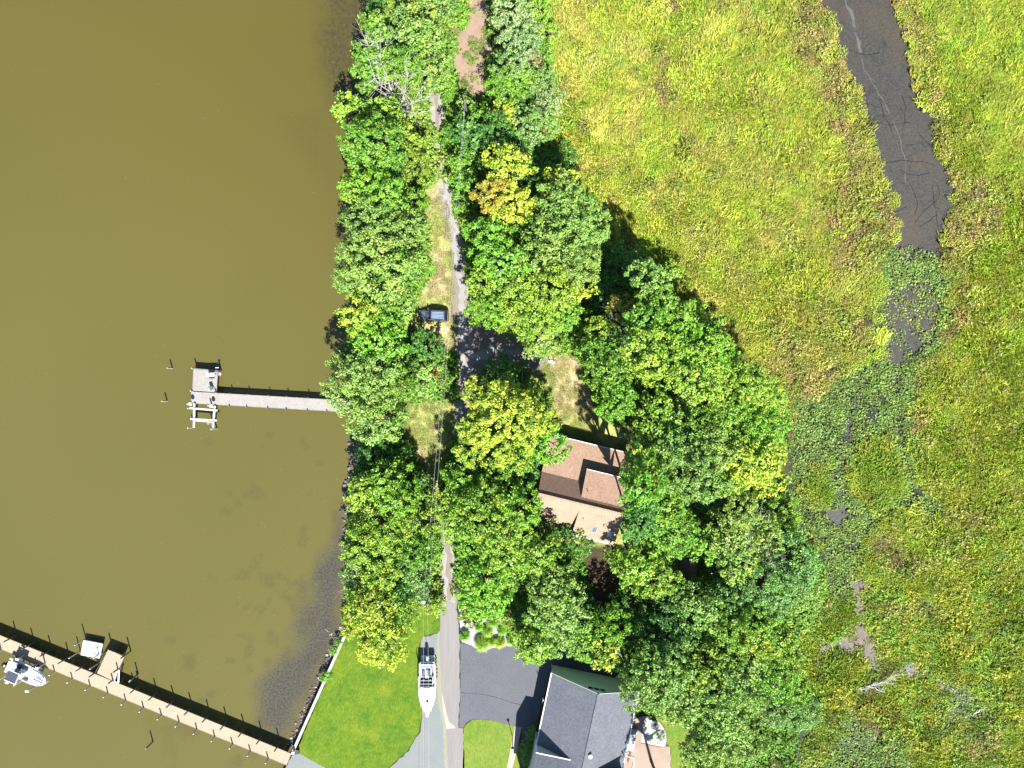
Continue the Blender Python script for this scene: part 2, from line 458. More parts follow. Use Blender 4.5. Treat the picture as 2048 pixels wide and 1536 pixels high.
wmat, nt, b = new_mat("silty_river_water")
at = N(nt, "ShaderNodeAttribute", attribute_name="bed")
sep = N(nt, "ShaderNodeSeparateColor"); nt.links.new(at.outputs["Color"], sep.inputs[0])
big = ramp(nt, wnoise(nt, 0.015, 2, 0.5), 0.35, 0.65)
grain = ramp(nt, wnoise(nt, 5.0, 4, 0.75), 0.3, 0.7)
c = mixc(nt, at.outputs['Alpha'], (0.0430, 0.0370, 0.0072), (0.0515, 0.0462, 0.0122))
c = mixc(nt, big, c, mixc(nt, 1.0, c, (1.10, 1.08, 1.08), 'MULTIPLY'))
c = mixc(nt, grain, c, mixc(nt, 1.0, c, (1.22, 1.21, 1.30), 'MULTIPLY'))
spk = ramp(nt, wnoise(nt, 3.0, 4, 0.8), 0.40, 0.60)
weed = mixc(nt, spk, (0.018, 0.0160, 0.0135), (0.048, 0.043, 0.035))
def mulf(a, k):
    mm = N(nt, "ShaderNodeMath", operation='MULTIPLY'); nt.links.new(a, mm.inputs[0])
    if isinstance(k, float): mm.inputs[1].default_value = k
    else: nt.links.new(k, mm.inputs[1])
    return mm.outputs[0]
c = mixc(nt, mulf(sep.outputs[2], 0.6), c, (0.070, 0.042, 0.011))
c = mixc(nt, mulf(sep.outputs[0], 0.90), c, weed)
bl = ramp(nt, wnoise(nt, 1.4, 4, 0.7), 0.40, 0.62)
dd = N(nt, "ShaderNodeMath", operation='MULTIPLY_ADD'); nt.links.new(mulf(sep.outputs[1], 0.5), dd.inputs[0]); nt.links.new(bl, dd.inputs[1]); nt.links.new(mulf(sep.outputs[1], 0.35), dd.inputs[2])
c = mixc(nt, dd.outputs[0], c, (0.024, 0.020, 0.011))
nt.links.new(c, b.inputs["Base Color"]); b.inputs["Roughness"].default_value = 0.22; b.inputs["IOR"].default_value = 1.33
bp = N(nt, "ShaderNodeBump", Strength=0.35, Distance=0.03); nt.links.new(wnoise(nt, 2.2, 4, 0.6, (1, 2.2, 1), 0.5), bp.inputs["Height"]); nt.links.new(bp.outputs[0], b.inputs["Normal"])
me = npmesh("river_water", VW, FW, wmat, {"bed": ('POINT', 'FLOAT_COLOR', A)}, smooth=True)
tag(link_mesh("river_water", me), "wide olive brown river with dark weed shoals near the bank", None, None, "structure")

# ------------------------------------------------------------------ flat sheets laid on the land
def sheet(name, pts, z, mat, label, jit=0.12, seg=0.6, kind="structure", soft=0.0):
    q = pp(pts, z); out = []
    rr = random.Random(len(name) * 31 + len(pts))
    for i in range(len(q)):
        a, b_ = Vector(q[i]), Vector(q[(i + 1) % len(q)])
        d = b_ - a; L = d.length; n = max(1, min(200, int(L / seg)))
        nr = Vector((-d.y, d.x)).normalized()
        for k in range(n):
            p = a + d * (k / n) + nr * (rr.uniform(-jit, jit))
            out.append((p.x, p.y, z))
    A2 = sum(out[i][0] * out[(i + 1) % len(out)][1] - out[(i + 1) % len(out)][0] * out[i][1] for i in range(len(out)))
    if A2 < 0: out.reverse()
    m_ = MB(); m_.add(out, [tuple(range(len(out)))])
    return tag(m_.build(name, mat), label, None, None, kind)

m_gravel = surf("track_gravel", (0.20,0.18,0.15), (0.20,0.15,0.10), 0.7, (0.32,0.29,0.25), 7.0, 0.95, 0.2, 0.5, 9.0)
m_gravel2 = surf("pad_gravel", (0.155,0.175,0.175), (0.185,0.19,0.18), 0.35, (0.27,0.285,0.275), 8.0, 0.95, 0.2, 0.5, 9.0)
m_chips = surf("wood_chips", (0.30,0.20,0.15), (0.22,0.15,0.10), 0.6, (0.40,0.29,0.22), 6.0, 0.95, 0.2, 0.6, 6.0)
m_road = surf("old_road_asphalt", (0.180,0.166,0.162), (0.218,0.204,0.198), 0.9, (0.27,0.24,0.215), 6.0, 0.9, 0.3, 0.2, 14.0, stretch=(1.0, .05, 1))
m_drive = surf("driveway_asphalt", (0.066,0.070,0.086), (0.082,0.085,0.100), 0.35, (0.135,0.135,0.145), 5.0, 0.85, 0.35, 0.25, 14.0, amt=0.6)
m_conc = surf("concrete", (0.36,0.31,0.26), (0.42,0.37,0.31), 0.5, (0.30,0.26,0.22), 6.0, 0.85, 0.3, 0.1)
m_stone = surf("white_stone_bed", (0.62,0.60,0.60), (0.50,0.48,0.48), 0.8, (0.28,0.27,0.28), 6.0, 0.9, 0.2, 0.6, 8.0)
def lawn_mat(name, a, b2, c3):
    m, nt, b = new_mat(name)
    f1 = ramp(nt, wnoise(nt, 0.35, 4, 0.65), 0.36, 0.64)
    f2 = ramp(nt, wnoise(nt, 3.0, 5, 0.8, (1.8, 0.6, 1), -0.45), 0.40, 0.60)
    f3 = ramp(nt, wnoise(nt, 1.1, 4, 0.7), 0.42, 0.60)
    c = mixc(nt, f1, a, b2)
    wv = N(nt, "ShaderNodeTexWave"); wv.inputs["Scale"].default_value = 0.30; wv.inputs["Distortion"].default_value = 1.6; wv.inputs["Detail"].default_value = 2.0; wv.inputs["Detail Scale"].default_value = 0.6
    mp = N(nt, "ShaderNodeMapping"); mp.inputs["Rotation"].default_value = (0, 0, 0.42 if name == "mown_lawn" else 0.1)
    nt.links.new(N(nt, "ShaderNodeNewGeometry").outputs["Position"], mp.inputs[0]); nt.links.new(mp.outputs[0], wv.inputs["Vector"])
    c = mixc(nt, mulx(nt, wv.outputs["Fac"], 0.32), c, tuple(v * 1.5 for v in a))
    c = mixc(nt, mulx(nt, f3, 0.35), c, tuple(v * 1.45 for v in b2))
    c = mixc(nt, mulx(nt, f2, 0.60), c, c3)
    dry = ramp(nt, wnoise(nt, 0.22, 5, 0.7), 0.58, 0.74)
    c = mixc(nt, mulx(nt, dry, 0.45), c, (0.135, 0.135, 0.018))
    nt.links.new(c, b.inputs["Base Color"]); b.inputs["Roughness"].default_value = 0.9; b.inputs["Specular IOR Level"].default_value = 0.15
    bp = N(nt, "ShaderNodeBump", Strength=0.8, Distance=0.06); nt.links.new(wnoise(nt, 7.0, 4, 0.75), bp.inputs["Height"]); nt.links.new(bp.outputs[0], b.inputs["Normal"])
    return m
def mulx(nt, a, k):
    mm = N(nt, "ShaderNodeMath", operation='MULTIPLY'); nt.links.new(a, mm.inputs[0]); mm.inputs[1].default_value = k
    return mm.outputs[0]
m_lawn = lawn_mat("mown_lawn", (0.028,0.072,0.003), (0.084,0.112,0.004), (0.016,0.048,0.005))
m_lawn2 = lawn_mat("front_lawn", (0.058,0.105,0.008), (0.105,0.125,0.020), (0.034,0.072,0.008))
m_creek = surf("creek_mud_water", (0.023,0.022,0.021), (0.033,0.030,0.021), 0.14, (0.075,0.069,0.054), 4.5, 0.6, 0.3, 0.5, 3.0, amt=0.8)

m_rut = surf("pale_gravel", (0.30,0.285,0.27), (0.24,0.225,0.205), 0.6, (0.40,0.38,0.37), 6.0, 0.95, 0.2, 0.5, 9.0)
m_verge = surf("sandy_verge", (0.24,0.235,0.19), (0.22,0.24,0.13), 0.8, (0.30,0.28,0.22), 5.0, 0.95, 0.2, 0.4, 8.0)
def crackle(m):
    nt = m.node_tree; b = nt.nodes["Principled BSDF"]
    src = b.inputs["Base Color"].links[0].from_socket
    pos = N(nt, "ShaderNodeNewGeometry").outputs["Position"]
    nz = N(nt, "ShaderNodeTexNoise", Scale=0.5, Detail=4.0); nt.links.new(pos, nz.inputs["Vector"])
    add = N(nt, "ShaderNodeVectorMath", operation='MULTIPLY_ADD'); nt.links.new(nz.outputs["Color"], add.inputs[0]); add.inputs[1].default_value = (3.2, 3.2, 0); nt.links.new(pos, add.inputs[2])
    vo = N(nt, "ShaderNodeTexVoronoi"); vo.feature = 'DISTANCE_TO_EDGE'; vo.inputs["Scale"].default_value = 0.22; nt.links.new(add.outputs[0], vo.inputs["Vector"])
    line = ramp(nt, vo.outputs["Distance"], 0.035, 0.0)
    gate = ramp(nt, wnoise(nt, 0.16, 3, 0.6), 0.42, 0.62)
    mm = N(nt, "ShaderNodeMath", operation='MULTIPLY'); nt.links.new(line, mm.inputs[0]); nt.links.new(gate, mm.inputs[1])
    c = mixc(nt, mulx(nt, mm.outputs[0], 0.8), src, (0.008, 0.008, 0.009))
    c = mixc(nt, mulx(nt, ramp(nt, wnoise(nt, 0.09, 4, 0.6), 0.52, 0.72), 0.55), c, (0.045, 0.030, 0.016))
    nt.links.new(c, b.inputs["Base Color"])
crackle(m_creek)
sheet("clearing", CLEARING, 1.012, m_chips, "pinkish cleared strip of dry chips and leaf litter", 0.25)
sheet("gravel_track", TRACK, 1.016, m_gravel, "two-wheel gravel track with a shaded turnaround", 0.22)
sheet("gravel_track", TRACK2, 1.016, m_gravel, "short sandy gravel stretch before the paved lane", 0.22)
sheet("paved_lane", ROAD, 1.030, m_road, "narrow worn paved lane running south", 0.10)
sheet("concrete_apron", CONC, 1.036, m_conc, "pale concrete wedge beside the lane", 0.03)
sheet("driveway", DRIVE, 1.024, m_drive, "dark asphalt driveway in front of the grey roofed house", 0.06)
sheet("gravel_pad", PAD, 1.020, m_gravel2, "blue grey gravel pad under the trailer boat", 0.16)
sheet("gravel_landing", PADW, 1.020, m_gravel2, "grey gravel landing at the dock foot", 0.06)
sheet("lawn", LAWN, 1.010, m_lawn, "bright mown lawn behind the seawall", 0.10)
sheet("front_lawn", LAWN_R, 1.030, m_lawn2, "small front lawn between lane and walk", 0.04)
sheet("concrete_walk", WALK, 1.034, m_conc, "pale concrete walk beside the front lawn", 0.0)
sheet("side_lawn", LAWN_R2, 1.012, m_lawn2, "lawn strip beside the house wall", 0.04)
sheet("back_lawn", LAWN_E, 1.012, m_lawn2, "back lawn east of the stone bed", 0.1)
sheet("white_stone_bed", STONEBED, 1.040, m_stone, "white stone planting bed at the driveway head", 0.12)
sheet("creek", CREEK, 0.14, m_creek, "grey mud creek winding through the marsh", 0.35, 0.8)
sheet("creek_branch", BRANCH, 0.14, m_creek, "narrow mud channel hidden among the lily leaves", 0.35, 0.8)
m_pool = surf("silt_pool", (0.165,0.100,0.045), (0.10,0.070,0.045), 0.8, (0.035,0.028,0.030), 1.1, 0.4, 0.4, 0.1, amt=0.95)
for p_, z_ in ((MUD[0], 0.42), (MUD[1], 0.43)):
    sheet("silt_pool", p_, z_, m_pool, "tan silty puddle among the marsh plants", 0.25, 0.4)
m_mudp = surf("black_mud", (0.040,0.035,0.040), (0.03,0.026,0.028), 0.8, (0.11,0.10,0.11), 4.0, 0.5, 0.5, 0.5, 4.0)
for p_ in MUD[2:]: sheet("mud_patch", p_, 0.43, m_mudp, "dark mud channel among the marsh plants", 0.25, 0.4)
sheet("sandy_verge", [(878,1262),(882,1262),(886,1320),(886,1400),(893,1450),(899,1540),(901,1900),(893,1900),(890,1540),(885,1450),(876,1400),(872,1330),(874,1270)], 1.026, m_verge, "straw coloured verge between gravel pad and lane", 0.1)
# bright trickle down the creek and cracks in the driveway
def ribbon(name, pts, z, w, mat, label, kind="structure", zw=None):
    c_ = [Vector((*P(x, y, z), z)) for x, y in pts]
    L_, R_ = [], []
    rr = random.Random(len(pts))
    sub = []
    for a, b_ in zip(c_[:-1], c_[1:]):
        n = max(1, int((b_ - a).length / 0.7))
        for k in range(n): sub.append(a.lerp(b_, k / n) + Vector((rr.uniform(-.16, .16), rr.uniform(-.16, .16), 0)) * min(1, w * 8))
    sub.append(c_[-1])
    for i, p in enumerate(sub):
        d = (sub[min(i + 1, len(sub) - 1)] - sub[max(i - 1, 0)]); d.z = 0; d.normalize()
        n_ = Vector((-d.y, d.x, 0)); ww = w * rr.uniform(0.45, 1.4) / 2
        L_.append(p + n_ * ww); R_.append(p - n_ * ww)
    m_ = MB(); n = len(sub)
    m_.add(L_ + R_, [(i, n + i, n + i + 1, i + 1) for i in range(n - 1)])
    return m_.build(name, mat)
RUT = [[(864,196),(866,240),(873,290),(880,340),(885,390),(893,440),(906,480),(913,530),(924,575),(924,640),(925,700),(923,760),(920,820),(912,870)],
       [(882,186),(884,230),(888,280),(893,330),(896,380),(904,430),(918,475),(927,520),(939,570),(940,640),(941,700),(938,750)],
       [(930,740),(955,712),(990,700),(1040,705),(1080,720)], [(886,1085),(888,1120),(889,1160),(889,1200)], [(905,1085),(907,1130),(907,1170),(905,1205)]]
for k_, r_ in enumerate(RUT):
    tag(ribbon("wheel_rut", r_, 1.020 + .004 * k_, (1.0, .85, 1.2, .8, .6)[k_], m_rut, ""), ("pale left wheel rut of the gravel track", "pale right wheel rut of the gravel track", "pale wheel rut round the shaded turnaround", "pale left rut north of the paved lane", "pale right rut north of the paved lane")[k_], None, None, "structure")
m_trick = surf("trickle_water", (0.12,0.12,0.09), (0.075,0.08,0.09), 0.5, rough=0.3, spec=0.5)
tag(ribbon("creek_trickle", [(1688,-10),(1695,12),(1705,35),(1709,55)], 0.146, 0.42, m_trick, ""), "pale trickle of water in the upper creek", None, None, "structure")
tag(ribbon("creek_trickle", [(1711,65),(1718,85),(1722,105)], 0.146, 0.45, m_trick, ""), "pale trickle of water in the middle creek", None, None, "structure")
tag(ribbon("creek_trickle", [(1724,115),(1730,140),(1745,165),(1768,205),(1785,235),(1798,270),(1805,300),(1812,330),(1812,366)], 0.146, 0.13, m_trick, ""), "thin pale thread of water down the creek", None, None, "structure")
m_vein = surf("wet_mud", (0.012,0.011,0.011), rough=0.8, spec=0.2)
for v_ in ([(1728,170),(1733,200),(1742,250),(1750,275)], [(1760,200),(1770,235),(1785,265)], [(1805,190),(1812,215),(1808,250)], [(1770,325),(1810,320),(1850,325),(1870,330)],
           [(1820,366),(1835,400),(1830,430)], [(1790,425),(1815,412)], [(1830,445),(1850,420),(1880,395),(1875,370)], [(1865,370),(1872,430),(1878,470)], [(1840,455),(1860,440),(1875,430)], [(1848,510),(1865,505),(1880,495)],
           [(1830,640),(1835,625),(1845,615)], [(1822,660),(1840,600),(1865,590)], [(1690,210),(1725,205),(1760,215)], [(1740,240),(1775,250),(1820,245)], [(1700,100),(1730,110),(1760,105)], [(1800,340),(1830,352),(1860,345)], [(1840,270),(1860,290),(1875,310)]):
    vz_ = globals().get("vz_", 0.150) + 0.001
    tag(ribbon("mud_vein", v_, vz_, 0.09, m_vein, ""), "dark wet vein branching through the creek mud", None, None, "structure")
tag(ribbon("driveway_crack", [(919,1385),(945,1387),(972,1390),(1000,1397),(1025,1406),(1044,1410)], 1.034, 0.05, m_vein, ""), "long crack across the driveway", None, None, "structure")
tag(ribbon("driveway_crack", [(940,1388),(940,1405),(939,1425)], 1.034, 0.02, m_vein, ""), "short crack in the driveway", None, None, "structure")
tag(ribbon("driveway_seam", [(921,1296),(920,1330),(920,1380)], 1.038, 0.05, m_vein, ""), "seam between lane and driveway", None, None, "structure")
# ------------------------------------------------------------------ leaf materials
def leaf_mat(name, source, trans=0.3, rough=0.5, spec=0.35, ycol=(0.310, 0.365, 0.030)):
    m, nt, b = new_mat(name)
    if source == 'OBJECT':
        oi = N(nt, "ShaderNodeObjectInfo"); base, alpha = oi.outputs["Color"], oi.outputs["Alpha"]
    else:
        at = N(nt, "ShaderNodeAttribute", attribute_name="col"); at.attribute_type = 'INSTANCER'
        base, alpha = at.outputs["Color"], at.outputs["Alpha"]
    ti = N(nt, "ShaderNodeAttribute", attribute_name="tint").outputs["Fac"]
    tp = N(nt, "ShaderNodeAttribute", attribute_name="tip").outputs["Fac"]
    lo = mixc(nt, 1.0, base, (0.46, 0.53, 0.55), 'MULTIPLY'); hi = mixc(nt, 1.0, base, (1.62, 1.38, 1.5), 'MULTIPLY')
    c = mixc(nt, ti, lo, hi)
    ad = N(nt, "ShaderNodeMath", operation='ADD'); nt.links.new(tp, ad.inputs[0]); nt.links.new(alpha, ad.inputs[1])
    c = mixc(nt, ramp(nt, ad.outputs[0], 1.02, 1.45), c, ycol)
    nt.links.new(c, b.inputs["Base Color"]); b.inputs["Roughness"].default_value = rough; b.inputs["Specular IOR Level"].default_value = spec
    tr = N(nt, "ShaderNodeBsdfTranslucent"); nt.links.new(mixc(nt, 1.0, c, (1.3, 1.35, 0.6), 'MULTIPLY'), tr.inputs["Color"])
    ms = N(nt, "ShaderNodeMixShader"); ms.inputs[0].default_value = trans
    nt.links.new(b.outputs[0], ms.inputs[1]); nt.links.new(tr.outputs[0], ms.inputs[2])
    nt.links.new(ms.outputs[0], nt.nodes["Material Output"].inputs["Surface"])
    return m
m_leaf = leaf_mat("tree_leaves", 'OBJECT', 0.20)
m_leaf_o = leaf_mat("turning_leaves", 'OBJECT', 0.28, ycol=(0.32, 0.22, 0.030))
m_bark = surf("bark", (0.10,0.082,0.062), (0.16,0.14,0.115), 1.5, rough=0.95, bump=0.6, bs=8, obj=True)
m_dead = surf("bleached_wood", (0.62,0.58,0.55), (0.48,0.44,0.41), 1.2, rough=0.9, obj=True)

def quads(centers, normals, size, rng, aspect=0.62):
    """one leaf-shaped quad per centre."""
    n = len(centers)
    nn = normals / (np.linalg.norm(normals, axis=1, keepdims=True) + 1e-9)
    r = rng.normal(size=(n, 3)); t = r - nn * (r * nn).sum(1, keepdims=True)
    t /= np.linalg.norm(t, axis=1, keepdims=True) + 1e-9
    bt = np.cross(nn, t)
    s = (size * rng.uniform(0.65, 1.35, n))[:, None]
    a = t * s; b_ = bt * s * aspect
    V = np.stack([centers - a, centers - b_ * 0.9 + a * 0.05, centers + a, centers + b_ * 0.9 + a * 0.05], 1).reshape(-1, 3)
    return V, np.arange(4 * n).reshape(n, 4)

def crown_mesh(name, seed, Rr, style, mats):
    rng = np.random.default_rng(seed)
    ang = [(k, rng.uniform(0.03, 0.13) , rng.uniform(0, 6.28)) for k in (2, 3, 4, 5, 7)]
    Vr = Rr * (0.80 if style != 'fine' else 0.7)
    if style == 'coarse': br, per, ls, cover = 0.60, 54, 0.19, 2.0
    elif style == 'fine': br, per, ls, cover = 0.48, 54, 0.13, 1.7
    else: br, per, ls, cover = 0.55, 54, 0.16, 1.9
    nb = int(cover * 2.6 * Rr * Rr * 2 / (math.pi * br * br) * 0.62)
    i = np.arange(nb)
    zc = 1 - (i + 0.5) / nb * 1.38                     # from the top down past the widest point
    zc = np.clip(zc, -0.38, 1)
    ph = i * 2.399963 + rng.normal(0, 0.25, nb)
    rr = np.sqrt(1 - zc * zc)
    out = 1 + sum(a * np.cos(k * ph + f) for k, a, f in ang)
    # clefts between main limbs
    lim = rng.normal(size=(max(6, int(Rr * 2.6)), 3)); lim[:, 2] = np.abs(lim[:, 2]) * 0.9 + 0.05; lim /= np.linalg.norm(lim, axis=1, keepdims=True)
    u = np.stack([rr * np.cos(ph), rr * np.sin(ph), zc], 1)
    dots = np.sort(u @ lim.T, axis=1)
    cleft = sstep(0.0, 0.16, dots[:, -1] - dots[:, -2])
    bump = 0.78 + 0.22 * cleft + rng.normal(0, 0.045 if style != 'fine' else 0.03, nb)
    deep = rng.random(nb) < 0.22
    bump = np.where(deep, bump * rng.uniform(0.55, 0.85, nb), bump)
    ctr = u * np.array([Rr, Rr, Vr]) * bump[:, None]
    ctr[:, :2] *= out[:, None]
    bs = br * rng.uniform(0.6, 1.35, nb)
    tip = rng.random(nb) * 0.75 + 0.25 * (0.5 + 0.5 * u[:, 2]); tip *= np.where(deep, 0.3, 1)
    btint = np.clip(rng.normal(0.45, 0.2, nb), 0, 1)
    d = rng.normal(size=(nb, per, 3)); d[..., 2] = d[..., 2] * 0.9 + 0.25
    d /= np.linalg.norm(d, axis=2, keepdims=True)
    rad = bs[:, None, None] * rng.uniform(0.45, 1.12, (nb, per, 1))
    pos = ctr[:, None, :] + d * rad * np.array([1, 1, 0.62])
    nrm = d * 0.6 + u[:, None, :] * 0.25 + np.array([0, 0, 0.35]) + rng.normal(0, 0.65, (nb, per, 3))
    pos = pos.reshape(-1, 3); nrm = nrm.reshape(-1, 3)
    V, F = quads(pos, nrm, ls, rng)
    ti = np.clip(np.repeat(btint, per) * 0.55 + rng.random(nb * per) ** 1.2 * 0.75 - .1, 0, 1)
    tp = np.repeat(tip, per) + rng.normal(0, 0.13, nb * per)
    me = npmesh(name, V, F, mats, {"tint": ('FACE', 'FLOAT', ti), "tip": ('FACE', 'FLOAT', tp)})
    return me

def trunk_mesh(name, seed, Rr):
    """unit height trunk (z 0..1 to the crown base, limbs spreading inside the crown)."""
    rr = random.Random(seed); m = MB()
    m.tube((0, 0, -0.1), (0, 0, 0.55), 0.24, 0.18, 8); m.tube((0, 0, 0.5), (0.1, 0.05, 1.0), 0.18, 0.12, 7)
    for k in range(7):
        a = k * 2.4 + rr.uniform(-.3, .3); z0 = rr.uniform(0.5, 0.95)
        e = (math.cos(a) * Rr * 0.62, math.sin(a) * Rr * 0.62, min(1.3, z0 + rr.uniform(0.12, 0.3)))
        m.tube((0, 0, z0), e, 0.10, 0.03, 5)
        for s in (-.5, .5):
            m.tube(Vector((0, 0, z0)).lerp(Vector(e), .55), (math.cos(a + s) * Rr * .8, math.sin(a + s) * Rr * .8, e[2] + 0.05), 0.05, 0.015, 4)
    o = m.build(name, m_bark); me = o.data; bpy.data.objects.remove(o); return me

SIZES = {'S': 2.0, 'M': 3.3, 'L': 4.9, 'X': 7.0}
CROWNS, TRUNKS = {}, {}
for st in ('coarse', 'mid', 'fine'):
    for sz, nvar in (('S', 2), ('M', 3), ('L', 2)):
        CROWNS[st, sz] = [crown_mesh("crown_%s" % st, hash_ * 13 + int(SIZES[sz] * 7) + len(st), SIZES[sz], st, m_leaf) for hash_ in range(1, nvar + 1)]
CROWNS['mid', 'X'] = [crown_mesh("crown_mid", 977, 7.0, 'mid', m_leaf)]
CROWNS['coarse', 'X'] = [crown_mesh("crown_coarse", 979, 7.0, 'coarse', m_leaf)]
CROWNS['fine', 'X'] = CROWNS['fine', 'L']
for sz in SIZES: TRUNKS[sz] = [trunk_mesh("trunk", 5 + i, SIZES[sz]) for i in range(2)]

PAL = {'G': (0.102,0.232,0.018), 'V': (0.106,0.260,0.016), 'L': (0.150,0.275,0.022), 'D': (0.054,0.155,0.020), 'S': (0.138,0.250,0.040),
       'B': (0.120,0.245,0.052), 'P': (0.165,0.265,0.082), 'Y': (0.185,0.275,0.020), 'O': (0.215,0.230,0.025), 'N': (0.22,0.155,0.065), 'R': (0.22,0.065,0.02)}  # dark green also puts shade into the colour of shaded trees
TREE_N = [0]
def tree(px, py, r, ht, key, ya, style, label, cat="tree", name="tree", group="trees of the wooded spit", trunk=True, orange=False, gz=1.0, zs=1.0):
    TREE_N[0] += 1
    rr = random.Random(TREE_N[0] * 101)
    if ht >= 8: ht *= 1.15
    if ht >= 8 and px > 1180 and py < 1050: ht *= 1.36
    st = {'c': 'coarse', 'm': 'mid', 'f': 'fine'}[style]
    zc0 = gz + ht * 0.8
    Rm = r * K * (H - zc0)
    sz = min(SIZES, key=lambda k: abs(math.log(SIZES[k] / Rm)))
    s = Rm / SIZES[sz]
    V_ = Rm * 0.78 * zs
    zc = gz + max(ht - V_, 0.35 * V_)                 # crown centre height
    x, y = P(px, py, zc + 0.35 * V_)
    root = empty(name, (x, y, gz), rr.uniform(0, 6.28))
    tag(root, label, cat, group)
    var = CROWNS[st, sz]; me = var[TREE_N[0] % len(var)]
    cr = link_mesh("crown", me, root)
    cr.location = (0, 0, zc - gz); cr.scale = (s, s * rr.uniform(0.9, 1.1), s * zs)
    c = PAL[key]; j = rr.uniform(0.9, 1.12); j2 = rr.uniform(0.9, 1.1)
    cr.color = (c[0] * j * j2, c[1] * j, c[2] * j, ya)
    if orange:
        cr.material_slots[0].link = 'OBJECT'; cr.material_slots[0].material = m_leaf_o
    if trunk and zc - gz > 1.5:
        t = link_mesh("trunk", TRUNKS[sz][TREE_N[0] % 2], root)
        t.scale = (s, s, (zc - gz) * 0.92)
    return root
